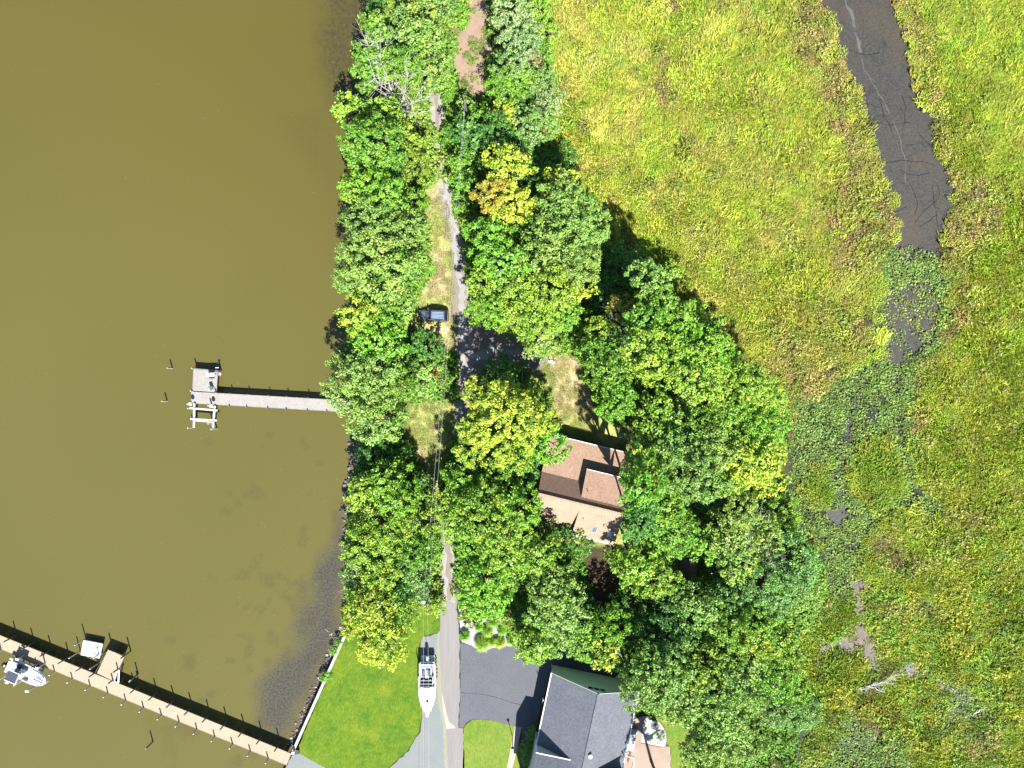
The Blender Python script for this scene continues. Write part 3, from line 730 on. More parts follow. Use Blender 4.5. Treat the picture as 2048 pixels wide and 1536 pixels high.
# ------------------------------------------------------------------ every tree and tall shrub (photo pixel of its crown, crown radius in px, height m, hue, yellow, texture)
T = [
 # west bank, north end
 (806,27,22,6,'B',0,'f',"small pale tree nearest the top of the river bank"),
 (752,10,16,4,'D',0,'m',"low dark shrub at the water in the top corner of the bank"),
 (848,20,32,7,'S',.25,'m',"olive tree at the top edge beside the pinkish clearing"),
 (885,12,26,5,'S',.1,'m',"olive green shrub touching the top edge left of the clearing"),
 (916,30,24,2.5,'V',.05,'f',"low vivid green thicket on the left side of the clearing"),
 (747,50,28,9,'G',.2,'c',"round green tree jutting over the river near the top"),
 (788,80,26,7,'B',0,'f',"bluish green tree just behind the tree jutting over the river"),
 (826,70,34,9,'S',.15,'m',"grey green tree inland of the bluish one near the top"),
 (860,78,32,8,'S',.1,'f',"fine leaved tree left of the pink clearing"),
 (733,118,30,9,'G',.15,'c',"green tree beside the upper bleached branches over the river"),
 (778,122,32,8,'L',.1,'m',"light green tree just inland of the upper bleached branches"),
 (812,125,38,10,'G',.1,'m',"mid green tree right of the upper bleached branches"),
 (858,140,40,9,'S',.1,'m',"broad grey green tree north of the start of the gravel track"),
 (838,165,28,6,'S',.1,'f',"low fine leaved tree above the big bleached dead tree"),
 (896,172,14,2.5,'V',.1,'m',"small green shrub between track start and clearing"),
 (735,170,18,6,'G',.25,'c',"small tree left of the big bleached dead tree over the water"),
 (700,214,32,8,'L',.25,'c',"lime tree reaching farthest over the river above the large oak"),
 (768,226,34,8,'L',.1,'m',"light green tree under the trunk of the bleached dead tree"),
 (738,282,60,13,'G',.15,'c',"large oak on the bank left of the narrow part of the track"),
 (798,262,30,8,'L',.2,'m',"light tree between the large oak and the track"),
 (826,284,28,7,'L',.2,'m',"pale lime tree close against the track bend"),
 (822,332,36,8,'L',.15,'f',"fine pale lime tree west of the track below the bend"),
 (785,335,32,9,'D',0,'m',"dark tree in the shade below the large bank oak"),
 (716,375,40,11,'V',.3,'c',"vivid green oak with yellow tips overhanging the river"),
 (768,385,44,12,'V',.15,'c',"vivid oak joined to the riverside oak with yellow tips"),
 (822,405,30,9,'G',0,'m',"green tree at the top of the grassy strip"),
 # grey green grove
 (748,455,66,13,'S',0,'m',"northern tree of the grey green grove on the bank"),
 (812,455,44,12,'S',.05,'m',"tree of the grey green grove nearest the grassy strip"),
 (760,525,78,14,'S',0,'m',"biggest tree of the grey green grove above the dark car"),
 (815,530,42,12,'G',.05,'m',"green tree of the grove right above the parked car"),
 (705,545,42,12,'S',.1,'m',"tree of the grey green grove farthest over the river"),
 (765,590,44,11,'S',.1,'m',"olive tree at the southern end of the grey green grove"),
 (795,610,32,9,'S',.2,'m',"small olive tree left of the front of the parked car"),
 (718,632,40,12,'L',.75,'c',"yellow tipped tree on the bank west of the parked car"),
 (766,640,46,11,'V',.15,'c',"vivid green tree just west of the parked car"),
 (752,678,50,12,'V',.1,'c',"vivid green tree directly below the yellow tipped bank tree"),
 (715,700,32,7,'D',0,'m',"dark shaded tree at the water north of the grey dock"),
 (790,715,38,7,'D',0,'c',"dark shaded tree between bank and shrub with red leaves"),
 (674,728,22,8,'S',.1,'m',"thin pale tree leaning over the water above the grey dock"),
 (738,752,58,13,'S',0,'m',"large grey green tree hiding the shore end of the grey dock"),
 (690,785,42,11,'S',.1,'m',"grey green tree standing over the walkway of the grey dock"),
 (785,780,44,10,'G',0,'m',"green tree east of the shore end of the grey dock"),
 (752,836,54,12,'S',0,'m',"grey green tree just south of the grey dock"),
 (848,690,34,6,'D',.1,'c',"dark shrubby tree south of the parked car"),
 (856,728,28,5.5,'S',.1,'c',"small green tree between car and overhead wires"),
 (838,765,28,5,'S',.1,'m',"low olive shrub on the grass below the small roadside tree"),
 (874,735,10,3,'R',0,'c',"small shrub with orange red leaves beside the wires"),
 (871,753,6,2.5,'R',0,'c',"tiny red leaved sprig below the orange red shrub"),
 # south of the dock
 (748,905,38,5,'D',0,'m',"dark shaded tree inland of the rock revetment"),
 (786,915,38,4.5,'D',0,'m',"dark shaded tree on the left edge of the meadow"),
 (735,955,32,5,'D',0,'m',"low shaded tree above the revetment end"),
 (775,968,46,8,'G',0,'c',"green tree below the shaded hollow by the revetment"),
 (795,996,44,9,'G',.2,'c',"bright tree at the south end of the meadow"),
 (722,990,32,8,'L',.2,'c',"light tree over the bank opposite the meadow's south end"),
 (737,1038,30,7,'S',.25,'m',"straggly light tree over the dark water notch"),
 (850,965,20,4,'D',0,'c',"small dark shrub at the meadow's lower left rim"),
 (775,1065,48,9,'L',.15,'f',"fine lime tree inland of the straggly light tree"),
 (822,1052,34,8,'L',.1,'f',"lime tree next to the wires below the meadow"),
 (735,1100,50,9,'L',.25,'f',"lime tree over the water's edge north of the bare branches"),
 (705,1142,30,6,'B',0,'f',"bluish shrub with bare branches reaching over the water"),
 (772,1122,36,7,'D',.1,'m',"darker tree behind the lime tree at the water's edge"),
 (835,1108,38,8,'G',0,'c',"green tree left of the wires beside the sandy track"),
 (832,1150,30,6,'B',0,'f',"bluish green tree under the wires"),
 (838,1182,24,5,'B',0,'f',"small bluish green tree above the southern utility pole"),
 (757,1155,42,8,'L',.3,'c',"yellow green tree north of the lawn's leaning yellow tree"),
 (790,1190,36,6,'D',.05,'m',"dark tree in the shade north of the lawn"),
 (718,1190,30,5,'G',.1,'m',"green tree on the bank above the seawall's upper end"),
 (738,1225,46,9,'Y',.35,'m',"yellow green tree at the seawall's upper end"),
 (795,1235,36,7,'L',.2,'m',"light green tree at the north edge of the lawn"),
 (758,1285,50,9,'Y',.7,'m',"pale yellow tree spreading over the bright lawn"),
 (700,1262,20,4,'Y',.5,'m',"small yellow green shrub on the seawall's upper end"),
 (870,1213,20,3.5,'L',.3,'c',"lime shrub between southern utility pole and lane"),
 (830,1205,22,3,'S',.3,'f',"straw coloured shrub left of the southern utility pole"),
 # strip right of the track, north
 (1026,30,48,11,'P',0,'f',"pale silvery green tree at the top right of the clearing"),
 (1044,80,44,11,'P',0,'f',"second silvery green tree, just south of the topmost one"),
 (1020,125,36,9,'B',0,'f',"bluish green tree below the two silvery ones"),
 (1078,12,24,4,'L',.2,'f',"bright lime shrub at the top edge beside the marsh"),
 (1096,60,24,4,'L',.2,'f',"bright lime shrub between the silvery trees and the marsh"),
 (1088,105,22,4,'V',.1,'f',"green shrub right of the brown leaved shrub"),
 (1060,122,24,5,'N',0,'m',"brown leaved shrub at the edge of the marsh"),
 (1012,165,36,8,'V',.1,'m',"vivid green tree east of the clearing's lower end"),
 (1045,160,34,7,'L',.15,'m',"light green tree below the brown leaved shrub"),
 (1082,160,34,7,'B',0,'f',"bluish shrub on the marsh edge below the brown one"),
 (1094,205,32,7,'P',0,'f',"pale silvery shrub on the marsh edge"),
 (1048,198,36,6,'D',0,'m',"dark tree right of the northern utility pole"),
 (1010,226,22,7,'Y',.95,'c',"small bright yellow crown right of the northern pole"),
 (1068,245,42,8,'B',0,'f',"blue green tree on the marsh edge above the yellow maple"),
 (990,258,36,8,'D',0,'m',"dark tree right of the wires above the yellow maple"),
 (1040,285,36,6,'D',0,'f',"shaded tree just above the yellow maple"),
 (928,212,20,4,'S',0,'m',"low shrub at the foot of the northern utility pole"),
 (958,240,28,6,'G',0,'c',"green tree right of the northern utility pole's foot"),
 (932,264,34,8,'D',.1,'c',"dark oak under the wires beside the track"),
 (930,320,27,7,'G',.05,'c',"green oak under the wires below the dark one"),
 (926,354,22,6,'G',0,'c',"small oak under the wires near the shaded track"),
 (926,392,20,5,'G',0,'c',"last small oak under the wires, left of the yellow maple"),
 (955,310,26,4,'D',0,'m',"shaded shrub between the wires and the yellow maple"),
 (1018,335,48,12,'Y',.75,'c',"upper yellow crown of the maple group beside the track"),
 (988,388,36,12,'O',.7,'c',"orange tinged maple facing the track",{'orange':True}),
 (1022,412,46,12,'Y',.95,'c',"bright yellow maple south of the orange tinged one"),
 (1122,366,32,11,'Y',.7,'c',"solitary yellow green crown next to the marsh shadow"),
 (1082,345,34,6,'D',0,'m',"shaded tree right of the yellow maples"),
 (1125,310,26,3,'D',0,'f',"low shaded shrub at the marsh edge above the solitary yellow crown"),
 # dense grove right of the track, middle
 (977,470,40,12,'V',.05,'c',"vivid green tree below the yellow maples beside the track"),
 (1062,452,42,9,'G',0,'m',"green tree behind the maples, left of the grey green group"),
 (1132,412,54,14,'S',.05,'m',"grey green tree below the solitary yellow crown"),
 (1158,465,58,15,'S',.05,'m',"tall grey green tree casting the biggest shadow on the marsh"),
 (1100,495,54,14,'S',.1,'m',"olive tree in the middle of the grove above the parked car's level"),
 (1012,520,50,13,'G',.05,'c',"green tree on the track edge opposite the grey green grove"),
 (1166,530,40,15,'S',.15,'m',"olive tree on the marsh side above the yellow edge crown"),
 (968,560,36,11,'L',.15,'c',"light green tree leaning over the track's white gravel"),
 (1040,570,50,13,'L',.1,'m',"light green tree with bare twigs above the turnaround"),
 (1108,575,48,14,'L',.15,'m',"light olive tree left of the yellow edge crown"),
 (1158,570,34,12,'Y',.65,'c',"yellow crown on the east side of the middle grove"),
 (976,622,38,11,'V',.15,'c',"vivid green tree at the corner of track and turnaround"),
 (1026,625,36,10,'L',.2,'c',"lime tree on the north edge of the turnaround"),
 (1080,625,50,12,'L',.1,'m',"broad light tree above the sandy yard's entrance"),
 (1128,618,40,11,'G',.1,'c',"green tree between yellow edge crown and yard"),
 (1078,672,34,9,'S',.2,'m',"olive tree at the entrance of the sandy yard"),
 (1092,700,22,5,'V',.1,'f',"small green shrub left of the white frame in the yard"),
 (1153,655,38,8,'V',0,'f',"round bright green shrub north east of the sandy yard"),
 (1128,690,22,4,'G',.1,'c',"low green shrub at the sandy yard's north tip"),
 (1196,672,36,8,'L',.3,'c',"light tree left of the small bleached dead tree"),
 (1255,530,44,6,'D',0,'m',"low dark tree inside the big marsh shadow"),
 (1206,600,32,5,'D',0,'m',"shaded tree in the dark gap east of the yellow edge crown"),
 (1300,560,44,11,'S',.1,'c',"sparse tree at the north end of the eastern wood"),
 (1342,548,24,6,'L',.2,'c',"small lime tree on the tip of the eastern wood"),
 (1246,615,24,8,'O',.5,'c',"thin tree with orange leaves in the eastern wood",{'orange':True}),
 (1318,600,42,11,'G',.15,'c',"green tree just below the sparse northern one"),
 (1296,650,52,12,'G',.15,'c',"broad green tree above the small bleached dead tree"),
 (1352,640,48,11,'L',.15,'c',"light green tree at the wood's northeast edge"),
 (1392,625,24,4,'G',.1,'c',"low shrub on the marsh side in shade"),
 (1420,670,34,10,'L',.2,'c',"lime tree nearest the marsh at the wood's northeast bulge"),
 (1302,708,56,13,'L',.25,'m',"broad lime tree east of the small bleached dead tree"),
 (1365,695,46,12,'V',.1,'m',"vivid green tree right of the broad lime tree"),
 (1415,705,48,12,'V',.1,'m',"vivid tree behind the lime tree nearest the marsh"),
 (1392,745,54,13,'L',.2,'m',"light green tree above the sprawling dead tree"),
 (1452,735,36,9,'V',.1,'m',"green tree at the marsh edge below the northeast bulge"),
 (1212,712,42,9,'G',.1,'c',"green tree on the yard's upper right rim"),
 (1190,712,26,7,'L',.2,'c',"small lime tree overhanging the yard's upper right rim"),
 (1216,752,46,10,'G',0,'m',"mid green tree right of the sandy yard"),
 (1232,802,42,10,'V',0,'c',"round vivid tree at the yard's lower right corner"),
 (1262,745,34,7,'G',0,'m',"green tree left of the dark gap in the wood"),
 (1283,790,12,4,'N',0,'c',"small brown dead shrub in the dark gap"),
 (1310,835,44,10,'L',.15,'c',"light tree below the small brown dead shrub"),
 (1360,850,46,10,'S',.1,'c',"grey green tree below the sprawling dead tree"),
 (1340,800,30,5,'D',0,'m',"dark low tree left of the sprawling dead tree"),
 (1440,780,50,11,'L',.15,'m',"light tree right of the sprawling dead tree"),
 (1490,765,46,10,'L',.15,'m',"lime tree near the marsh east of the dead tree"),
 (1530,795,40,9,'L',.2,'m',"lime tree nearest the lily field's northern tip"),
 (1460,835,46,11,'G',.1,'m',"green tree in the middle of the eastern wood"),
 (1545,845,38,9,'V',.1,'m',"vivid green tree at the marsh edge above the yellow ones"),
 (1408,860,46,11,'G',.1,'m',"mid green tree above the rounded grey green pair"),
 (1508,870,44,11,'V',.1,'m',"vivid tree just north of the golden yellow one"),
 # around and below the brown house, east side
 (1302,880,38,9,'L',.15,'c',"light tree up right of the brown roofed house"),
 (1284,928,42,12,'V',.5,'c',"tree with yellow top beside the brown roof's dormer"),
 (1355,905,48,12,'S',.05,'m',"upper rounded grey green tree of the eastern wood"),
 (1432,900,44,12,'S',.1,'m',"rounded grey green tree left of the golden yellow tree"),
 (1390,950,60,13,'S',.05,'m',"largest rounded grey green tree of the eastern wood"),
 (1505,925,54,12,'Y',.55,'c',"golden yellow tree at the lily field edge"),
 (1546,905,26,9,'Y',.7,'c',"small yellow crown above the golden tree, by the lilies"),
 (1540,962,34,10,'Y',.85,'c',"bright yellow crown projecting over the lily field"),
 (1462,965,30,9,'L',.4,'c',"lime yellow crown between golden and grey green trees"),
 (1284,980,42,14,'V',.1,'c',"vivid tree just right of the brown roof's east end"),
 (1338,1008,44,10,'V',.25,'c',"vivid tree with yellow edge southeast of the brown roof"),
 (1280,1040,38,14,'D',.1,'c',"darker tree touching the brown roof's southeast corner"),
 (1345,1062,50,11,'G',.05,'m',"green tree below the vivid yellow edged one"),
 (1318,1085,42,9,'G',.05,'m',"mid green tree between skylight roof and shed"),
 (1412,1000,38,5,'D',0,'m',"dark low tree in the gap below the grey green trees"),
 (1490,1022,36,9,'S',.25,'m',"olive tree in front of the lilies below the golden tree"),
 (1465,1070,48,10,'S',.15,'m',"olive tree with bare grey twigs on top"),
 (1420,1092,34,9,'G',.1,'c',"green tree right of the little shed roof"),
 (1520,1070,48,9,'S',.2,'m',"olive tree right of the one with bare twigs"),
 (1568,1035,42,6,'L',.15,'f',"low lime thicket at the lily field edge"),
 (1475,1122,42,10,'S',.3,'c',"yellowish olive tree above the dark wooded centre"),
 (1276,1128,50,11,'L',.15,'c',"bright lime tree above left of the little shed"),
 (1312,1160,44,11,'L',.15,'c',"bright lime tree left of the little shed"),
 (1240,1128,22,7,'L',.2,'c',"small lime branch crown over the leaf litter"),
 (1592,1130,54,9,'B',.05,'f',"bluish green tree nearest the lily field"),
 (1550,1180,64,11,'B',.05,'f',"big bluish green tree southwest of the lily field"),
 (1608,1190,38,8,'S',.15,'f',"grey green tree at the wood's east tip"),
 (1470,1182,48,9,'D',.1,'m',"darker tree left of the big bluish green one"),
 (1360,1205,44,8,'D',.1,'m',"dark tree below the little shed"),
 (1410,1200,40,7,'D',0,'m',"dark tree between little shed and big bluish tree"),
 # south wood
 (1282,1235,62,7,'D',.05,'f',"low dark thicket right of the leaf littered floor"),  # darker leaf hue stands in for shade over the low trees here
 (1222,1262,50,8,'V',.1,'f',"dark vivid thicket above the yellow shrub"),
 (1214,1308,30,8,'L',.75,'c',"yellow shrub right above the grey house's gable"),
 (1180,1300,24,6,'G',.1,'c',"small green tree over the dark corner of the driveway"),
 (1345,1285,60,9,'D',.1,'m',"dark tree in the middle of the southern wood"),
 (1400,1225,50,9,'S',.05,'m',"grey green tree above the southern wood's dark hollow"),
 (1330,1350,62,12,'S',0,'m',"large grey green tree by the grey roof's upper right corner"),
 (1285,1385,44,11,'S',0,'m',"grey green tree hanging over the grey roof's right corner"),
 (1262,1350,26,8,'S',0,'m',"small grey green tree against the green gable wall"),
 (1408,1350,54,11,'L',.1,'m',"light green tree in the middle of the southern wood"),
 (1380,1405,50,11,'S',.05,'m',"grey green tree north of the back lawn"),
 (1332,1408,36,9,'S',.1,'m',"tree overhanging the white stone bed behind the grey house"),
 (1455,1400,58,12,'S',.1,'m',"large grey green tree east of the back lawn"),
 (1478,1345,50,10,'S',.05,'m',"grey green tree left of the vivid eastern one"),
 (1540,1362,54,9,'V',.1,'f',"vivid green tree on the wood's southeast edge"),
 (1505,1262,58,10,'G',.1,'m',"green tree below the big bluish green one"),
 (1450,1265,44,9,'G',.1,'m',"green tree right of the dark hollow in the southern wood"),
 (1518,1296,30,9,'Y',.35,'c',"lime yellow crown in the southern wood's east side"),
 (1560,1290,36,8,'L',.3,'c',"light yellowish tree facing the silty puddle"),
 (1580,1335,34,6,'L',.1,'f',"low lime shrub below the silty puddle's left arm"),
 (1448,1455,54,12,'S',.1,'m',"grey green tree on the back lawn's right side"),
 (1425,1512,56,12,'S',.15,'m',"tree at the bottom edge right of the back lawn"),
 (1490,1500,42,5,'S',.1,'f',"low olive thicket at the bottom edge"),
 (1398,1500,30,8,'S',.15,'m',"small grey green tree in the back lawn's shadow corner"),
 (1552,1420,46,6,'B',0,'f',"low blue green thicket beyond the southern wood"),
 (1610,1430,38,4,'B',0,'f',"blue green shrub between thicket and marsh"),
 (1590,1385,34,5,'V',.1,'f',"vivid low shrub on the marsh side of the southern wood"),
 # centre: great yellow oak and the wood west of the brown house
 (1010,838,92,16,'L',.85,'c',"great yellow oak in the centre, left of the brown roof"),
 (1095,885,44,12,'V',.2,'c',"vivid green tree overhanging the brown roof's upper left corner"),
 (1000,765,44,8,'D',.05,'c',"dark green tree shaded behind the great yellow oak"),
 (1060,800,36,9,'L',.3,'c',"lime tree between great yellow oak and sandy yard"),
 (940,900,38,11,'L',.55,'c',"yellow lobe tree at the lower left of the great oak"),
 (1035,915,40,10,'G',.3,'c',"green tree just below the great yellow oak"),
 (925,968,40,10,'V',.15,'c',"vivid tree right of the meadow's lower half"),
 (985,965,44,10,'G',.15,'c',"dark gapped tree below the great yellow oak"),
 (1042,958,36,7,'D',.1,'c',"shaded tree next to the brown roof's west end"),
 (960,1025,70,13,'G',.25,'c',"broad green oak west of the brown house"),
 (1030,1018,50,12,'V',.2,'c',"green oak touching the brown roof's south slope"),
 (885,1012,26,8,'L',.35,'c',"lime branch crown covering the track"),
 (912,1052,36,9,'L',.3,'c',"lime tree over the sandy track's north end"),
 (1008,1080,58,13,'L',.35,'m',"yellow green oak southwest of the brown house"),
 (948,1090,40,10,'G',.2,'c',"green tree right of the sandy track"),
 (1070,1112,48,11,'L',.3,'c',"bright tree below the brown house's corner"),
 (1095,1060,30,6,'D',0,'m',"shaded tree against the brown house's southwest corner"),
 (1145,1082,40,6,'D',.05,'c',"sparse dark tree below the brown roof's south eave"),
 (1110,1160,34,5,'D',0,'m',"low dark tree in the shaded hollow below the house"),
 (968,1160,54,12,'V',.25,'c',"vivid tree right of the sandy track"),
 (965,1205,44,11,'V',.25,'c',"vivid tree just north of the white stone bed"),
 (1020,1150,30,6,'G',.05,'c',"small green tree above the dark leaf littered pocket"),
 (1110,1185,52,11,'S',.15,'m',"olive tree right of the dark leaf littered pocket"),
 (1120,1232,52,11,'S',.15,'m',"olive tree below the other olive tree near the pocket"),
 (1062,1238,34,5,'D',0,'m',"shaded tree below the dark leaf littered pocket"),
 (1118,1280,38,8,'B',0,'f',"bluish green tree above the driveway's top right"),
 (1160,1280,34,8,'G',.05,'m',"green tree between driveway and yellow shrub"),
 (1070,1296,36,9,'L',.15,'c',"light tree overhanging the driveway's top edge"),
 (1050,1272,28,7,'G',.1,'c',"green tree behind the overhanging driveway tree"),
 (1335,1610,48,12,'S',0,'m',"tree standing just past the bottom edge by the patio"),
 (1170,1228,34,6,'D',0,'m',"dark tree left of the vivid thicket"),
]
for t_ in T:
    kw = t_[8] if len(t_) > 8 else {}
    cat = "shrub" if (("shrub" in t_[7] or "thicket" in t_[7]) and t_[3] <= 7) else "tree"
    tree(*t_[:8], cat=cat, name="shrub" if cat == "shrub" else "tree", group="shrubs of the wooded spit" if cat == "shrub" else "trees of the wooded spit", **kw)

# ------------------------------------------------------------------ bleached dead trees
def dead_tree(base, tips, r0, label, twigs=10, seed=1, name="dead_tree"):
    """tips: 3-D end points of main limbs; every limb forks into thinner twigs (children branch)."""
    rr = random.Random(seed); r0 *= .8; tips = [(a_, b_, c_ + 2.2) if c_ > 4 else (a_, b_, c_) for a_, b_, c_ in tips]
    root = tag(empty(name, base), label, "dead tree", "bleached dead trees")
    B0 = Vector(base)
    for k, tp in enumerate(tips):
        m = MB(); tp = Vector(tp) - B0
        p = Vector((0, 0, 0)); pts = [p]
        nseg = 6
        for i in range(1, nseg + 1):
            q_ = tp * (i / nseg) + Vector((rr.uniform(-.25, .25), rr.uniform(-.25, .25), rr.uniform(-.15, .15))) * (1 if i < nseg else 0)
            pts.append(q_)
        for i in range(nseg):
            m.tube(pts[i], pts[i + 1], r0 * (1 - i / nseg * .8), r0 * (1 - (i + 1) / nseg * .8), 6)
        d = tp.normalized()
        for j in range(twigs):
            s = rr.uniform(0.3, 1.0); a = pts[min(nseg - 1, int(s * nseg))]
            a = a.lerp(pts[min(nseg, int(s * nseg) + 1)], 0.5)
            dirv = (d * rr.uniform(.3, 1) + Vector((rr.gauss(0, .7), rr.gauss(0, .7), rr.uniform(-.1, .7)))).normalized()
            L = tp.length * rr.uniform(0.12, 0.32) + .4
            e = a + dirv * L
            m.tube(a, e, r0 * .26, r0 * .08, 4)
            for _ in range(2):
                e2 = a.lerp(e, rr.uniform(.4, .9)); m.tube(e2, e2 + (dirv + Vector((rr.gauss(0, .6), rr.gauss(0, .6), rr.gauss(0, .4)))).normalized() * L * .45, r0 * .14, r0 * .06, 3)
        m.build("branch" if k else "trunk", m_dead, root)
    return root
def D3(px, py, z): return (*P(px, py, z), z)
dead_tree(D3(800,214,1.0), [D3(762,190,9.5), D3(752,162,10), D3(768,140,10), D3(822,158,10), D3(850,205,9), D3(842,240,7), D3(800,222,6)], .17,
          "big bleached dead tree sprawling over the bank beside the track", 12, 3)
dead_tree(D3(775,118,1.0), [D3(740,102,11), D3(752,98,11.5), D3(762,112,11), D3(765,140,9)], .12, "bleached bare branches poking out near the top of the bank", 9, 4)
dead_tree(D3(1246,692,1.0), [D3(1240,678,12), D3(1254,672,13), D3(1266,686,13), D3(1238,696,12), D3(1256,698,11.5)], .09, "small bleached dead tree inside the eastern wood", 10, 5)
dead_tree(D3(1352,790,1.0), [D3(1392,788,9), D3(1408,778,10), D3(1412,800,9), D3(1372,815,9), D3(1366,796,9), D3(1398,822,8)], .13, "sprawling bare dead tree in the dark gap of the eastern wood", 11, 6)
dead_tree(D3(1470,1035,1.0), [D3(1482,1050,11), D3(1500,1042,11), D3(1512,1028,11), D3(1494,1058,10.5)], .09, "bare grey twigs above the olive tree near the lilies", 8, 7)
dead_tree(D3(1500,1090,1.0), [D3(1520,1100,10), D3(1528,1112,10), D3(1516,1118,9.5)], .08, "bare grey crown in the olive trees south of the twigs", 8, 8)
dead_tree(D3(1738,1372,0.8), [D3(1715,1378,1.8), D3(1758,1370,1.6), D3(1786,1358,1.8), D3(1806,1348,1.5), D3(1770,1385,1.2), D3(1730,1382,1.3)], .12, "fallen bleached tree lying in the marsh by the mud", 10, 9)
dead_tree(D3(1955,1425,0.6), [D3(1968,1412,1.0), D3(1946,1432,.9)], .10, "short bleached log lying in the southeast marsh", 1, 10)
dead_tree(D3(712,1160,1.2), [D3(688,1178,4), D3(676,1184,3.6), D3(700,1150,5), D3(722,1135,6)], .08, "thin bare branches reaching over the water from the bluish shrub", 7, 12)
dead_tree(D3(1098,670,1.0), [D3(1082,662,10), D3(1074,672,10), D3(1088,676,10)], .08, "bare twigs beside the yard entrance olive tree", 7, 13)
dead_tree(D3(1060,575,1.0), [D3(1010,572,14), D3(1022,585,13.5), D3(1062,600,13)], .07, "long bare twigs in the light tree above the turnaround", 5, 14)
dead_tree(D3(1225,640,1.0), [D3(1222,618,9.5), D3(1214,628,9), D3(1236,634,9)], .08, "bare grey branches beside the orange leaved tree", 8, 15)
dead_tree(D3(660,1265,-0.2), [D3(650,1258,0.6), D3(668,1276,0.3)], .07, "stub of driftwood standing in the shallows below the bank", 1, 16, "driftwood")
# ------------------------------------------------------------------ ground cover: patches of real blades and leaves, instanced by geometry nodes
m_grass = leaf_mat("marsh_blades", 'INST', 0.20, 0.6, 0.2, ycol=(0.33,0.29,0.06))
m_broad = leaf_mat("marsh_leaves", 'INST', 0.25, 0.5, 0.3)
m_lily = leaf_mat("lily_leaves", 'INST', 0.15, 0.6, 0.15)
m_under = leaf_mat("undergrowth_leaves", 'INST', 0.25, 0.6, 0.2)

def patch_blades(seed, n, rad, L, w, flat=0.6, dirbias=0.0):
    rng = np.random.default_rng(seed)
    r = rad * np.sqrt(rng.random(n)); a = rng.uniform(0, 6.28, n)
    base = np.stack([r * np.cos(a), r * np.sin(a), np.zeros(n)], 1)
    # tufts lean the same way locally
    th = rng.normal(dirbias, 0.9, n)
    tilt = rng.uniform(flat, 1.5, n)
    L_ = L * rng.uniform(0.5, 1.25, n)
    d = np.stack([np.sin(tilt) * np.cos(th), np.sin(tilt) * np.sin(th), np.cos(tilt)], 1)
    side = np.stack([-np.sin(th), np.cos(th), rng.normal(0, .5, n)], 1); side /= np.linalg.norm(side, axis=1, keepdims=True)
    ww = w * rng.uniform(.6, 1.4, n)[:, None]
    base[:, 2] += rng.uniform(0, 0.30, n)
    V = np.stack([base - side * ww * .5, base + side * ww * .5, base + d * L_[:, None] + side * ww * .12, base + d * L_[:, None] - side * ww * .12], 1).reshape(-1, 3)
    return V, np.arange(4 * n).reshape(n, 4), rng.random(n), rng.random(n)

def patch_leaves(seed, n, rad, hmax, size, aspect=.62):
    rng = np.random.default_rng(seed)
    r = rad * np.sqrt(rng.random(n)); a = rng.uniform(0, 6.28, n)
    # little domes
    k = 5; cx = rng.uniform(-rad, rad, k) * .7; cy = rng.uniform(-rad, rad, k) * .7
    x, y = r * np.cos(a), r * np.sin(a)
    dd = np.min(np.hypot(x[:, None] - cx, y[:, None] - cy), 1)
    z = hmax * np.clip(1 - (dd / (rad * .55)) ** 2, .12, 1) * rng.uniform(.75, 1, n)
    nrm = np.stack([x * .4, y * .4, np.full(n, .8)], 1) + rng.normal(0, .45, (n, 3))
    V, F = quads(np.stack([x, y, z], 1), nrm, size, rng, aspect)
    return V, F, rng.random(n), rng.random(n)

def patch_pads(seed, n, rad, hmax, size):
    rng = np.random.default_rng(seed)
    r = rad * np.sqrt(rng.random(n)); a = rng.uniform(0, 6.28, n)
    c = np.stack([r * np.cos(a), r * np.sin(a), rng.uniform(.1, 1, n) * hmax], 1)
    nn = np.stack([rng.normal(0, .55, n), rng.normal(0, .55, n), np.ones(n)], 1); nn /= np.linalg.norm(nn, axis=1, keepdims=True)
    t = np.cross(nn, rng.normal(size=(n, 3))); t /= np.linalg.norm(t, axis=1, keepdims=True); b = np.cross(nn, t)
    s = (size * rng.uniform(.6, 1.3, n))[:, None]
    ang = np.linspace(0, 2 * math.pi, 7)[:-1]
    V = np.stack([c + t * s * math.cos(q) * 1.15 + b * s * math.sin(q) * .85 for q in ang], 1).reshape(-1, 3)
    return V, np.arange(6 * n).reshape(n, 6), rng.random(n), rng.random(n)

def lib(name, patches, mat):
    """patch meshes kept in a collection that only the geometry nodes read."""
    c = bpy.data.collections.new(name)
    for i, (V, F, ti, tp) in enumerate(patches):
        me = npmesh("%s_patch" % name, V, F, mat, {"tint": ('FACE', 'FLOAT', ti), "tip": ('FACE', 'FLOAT', tp)})
        o = bpy.data.objects.new("%s_patch_%02d" % (name, i), me)
        c.objects.link(o)
    return c

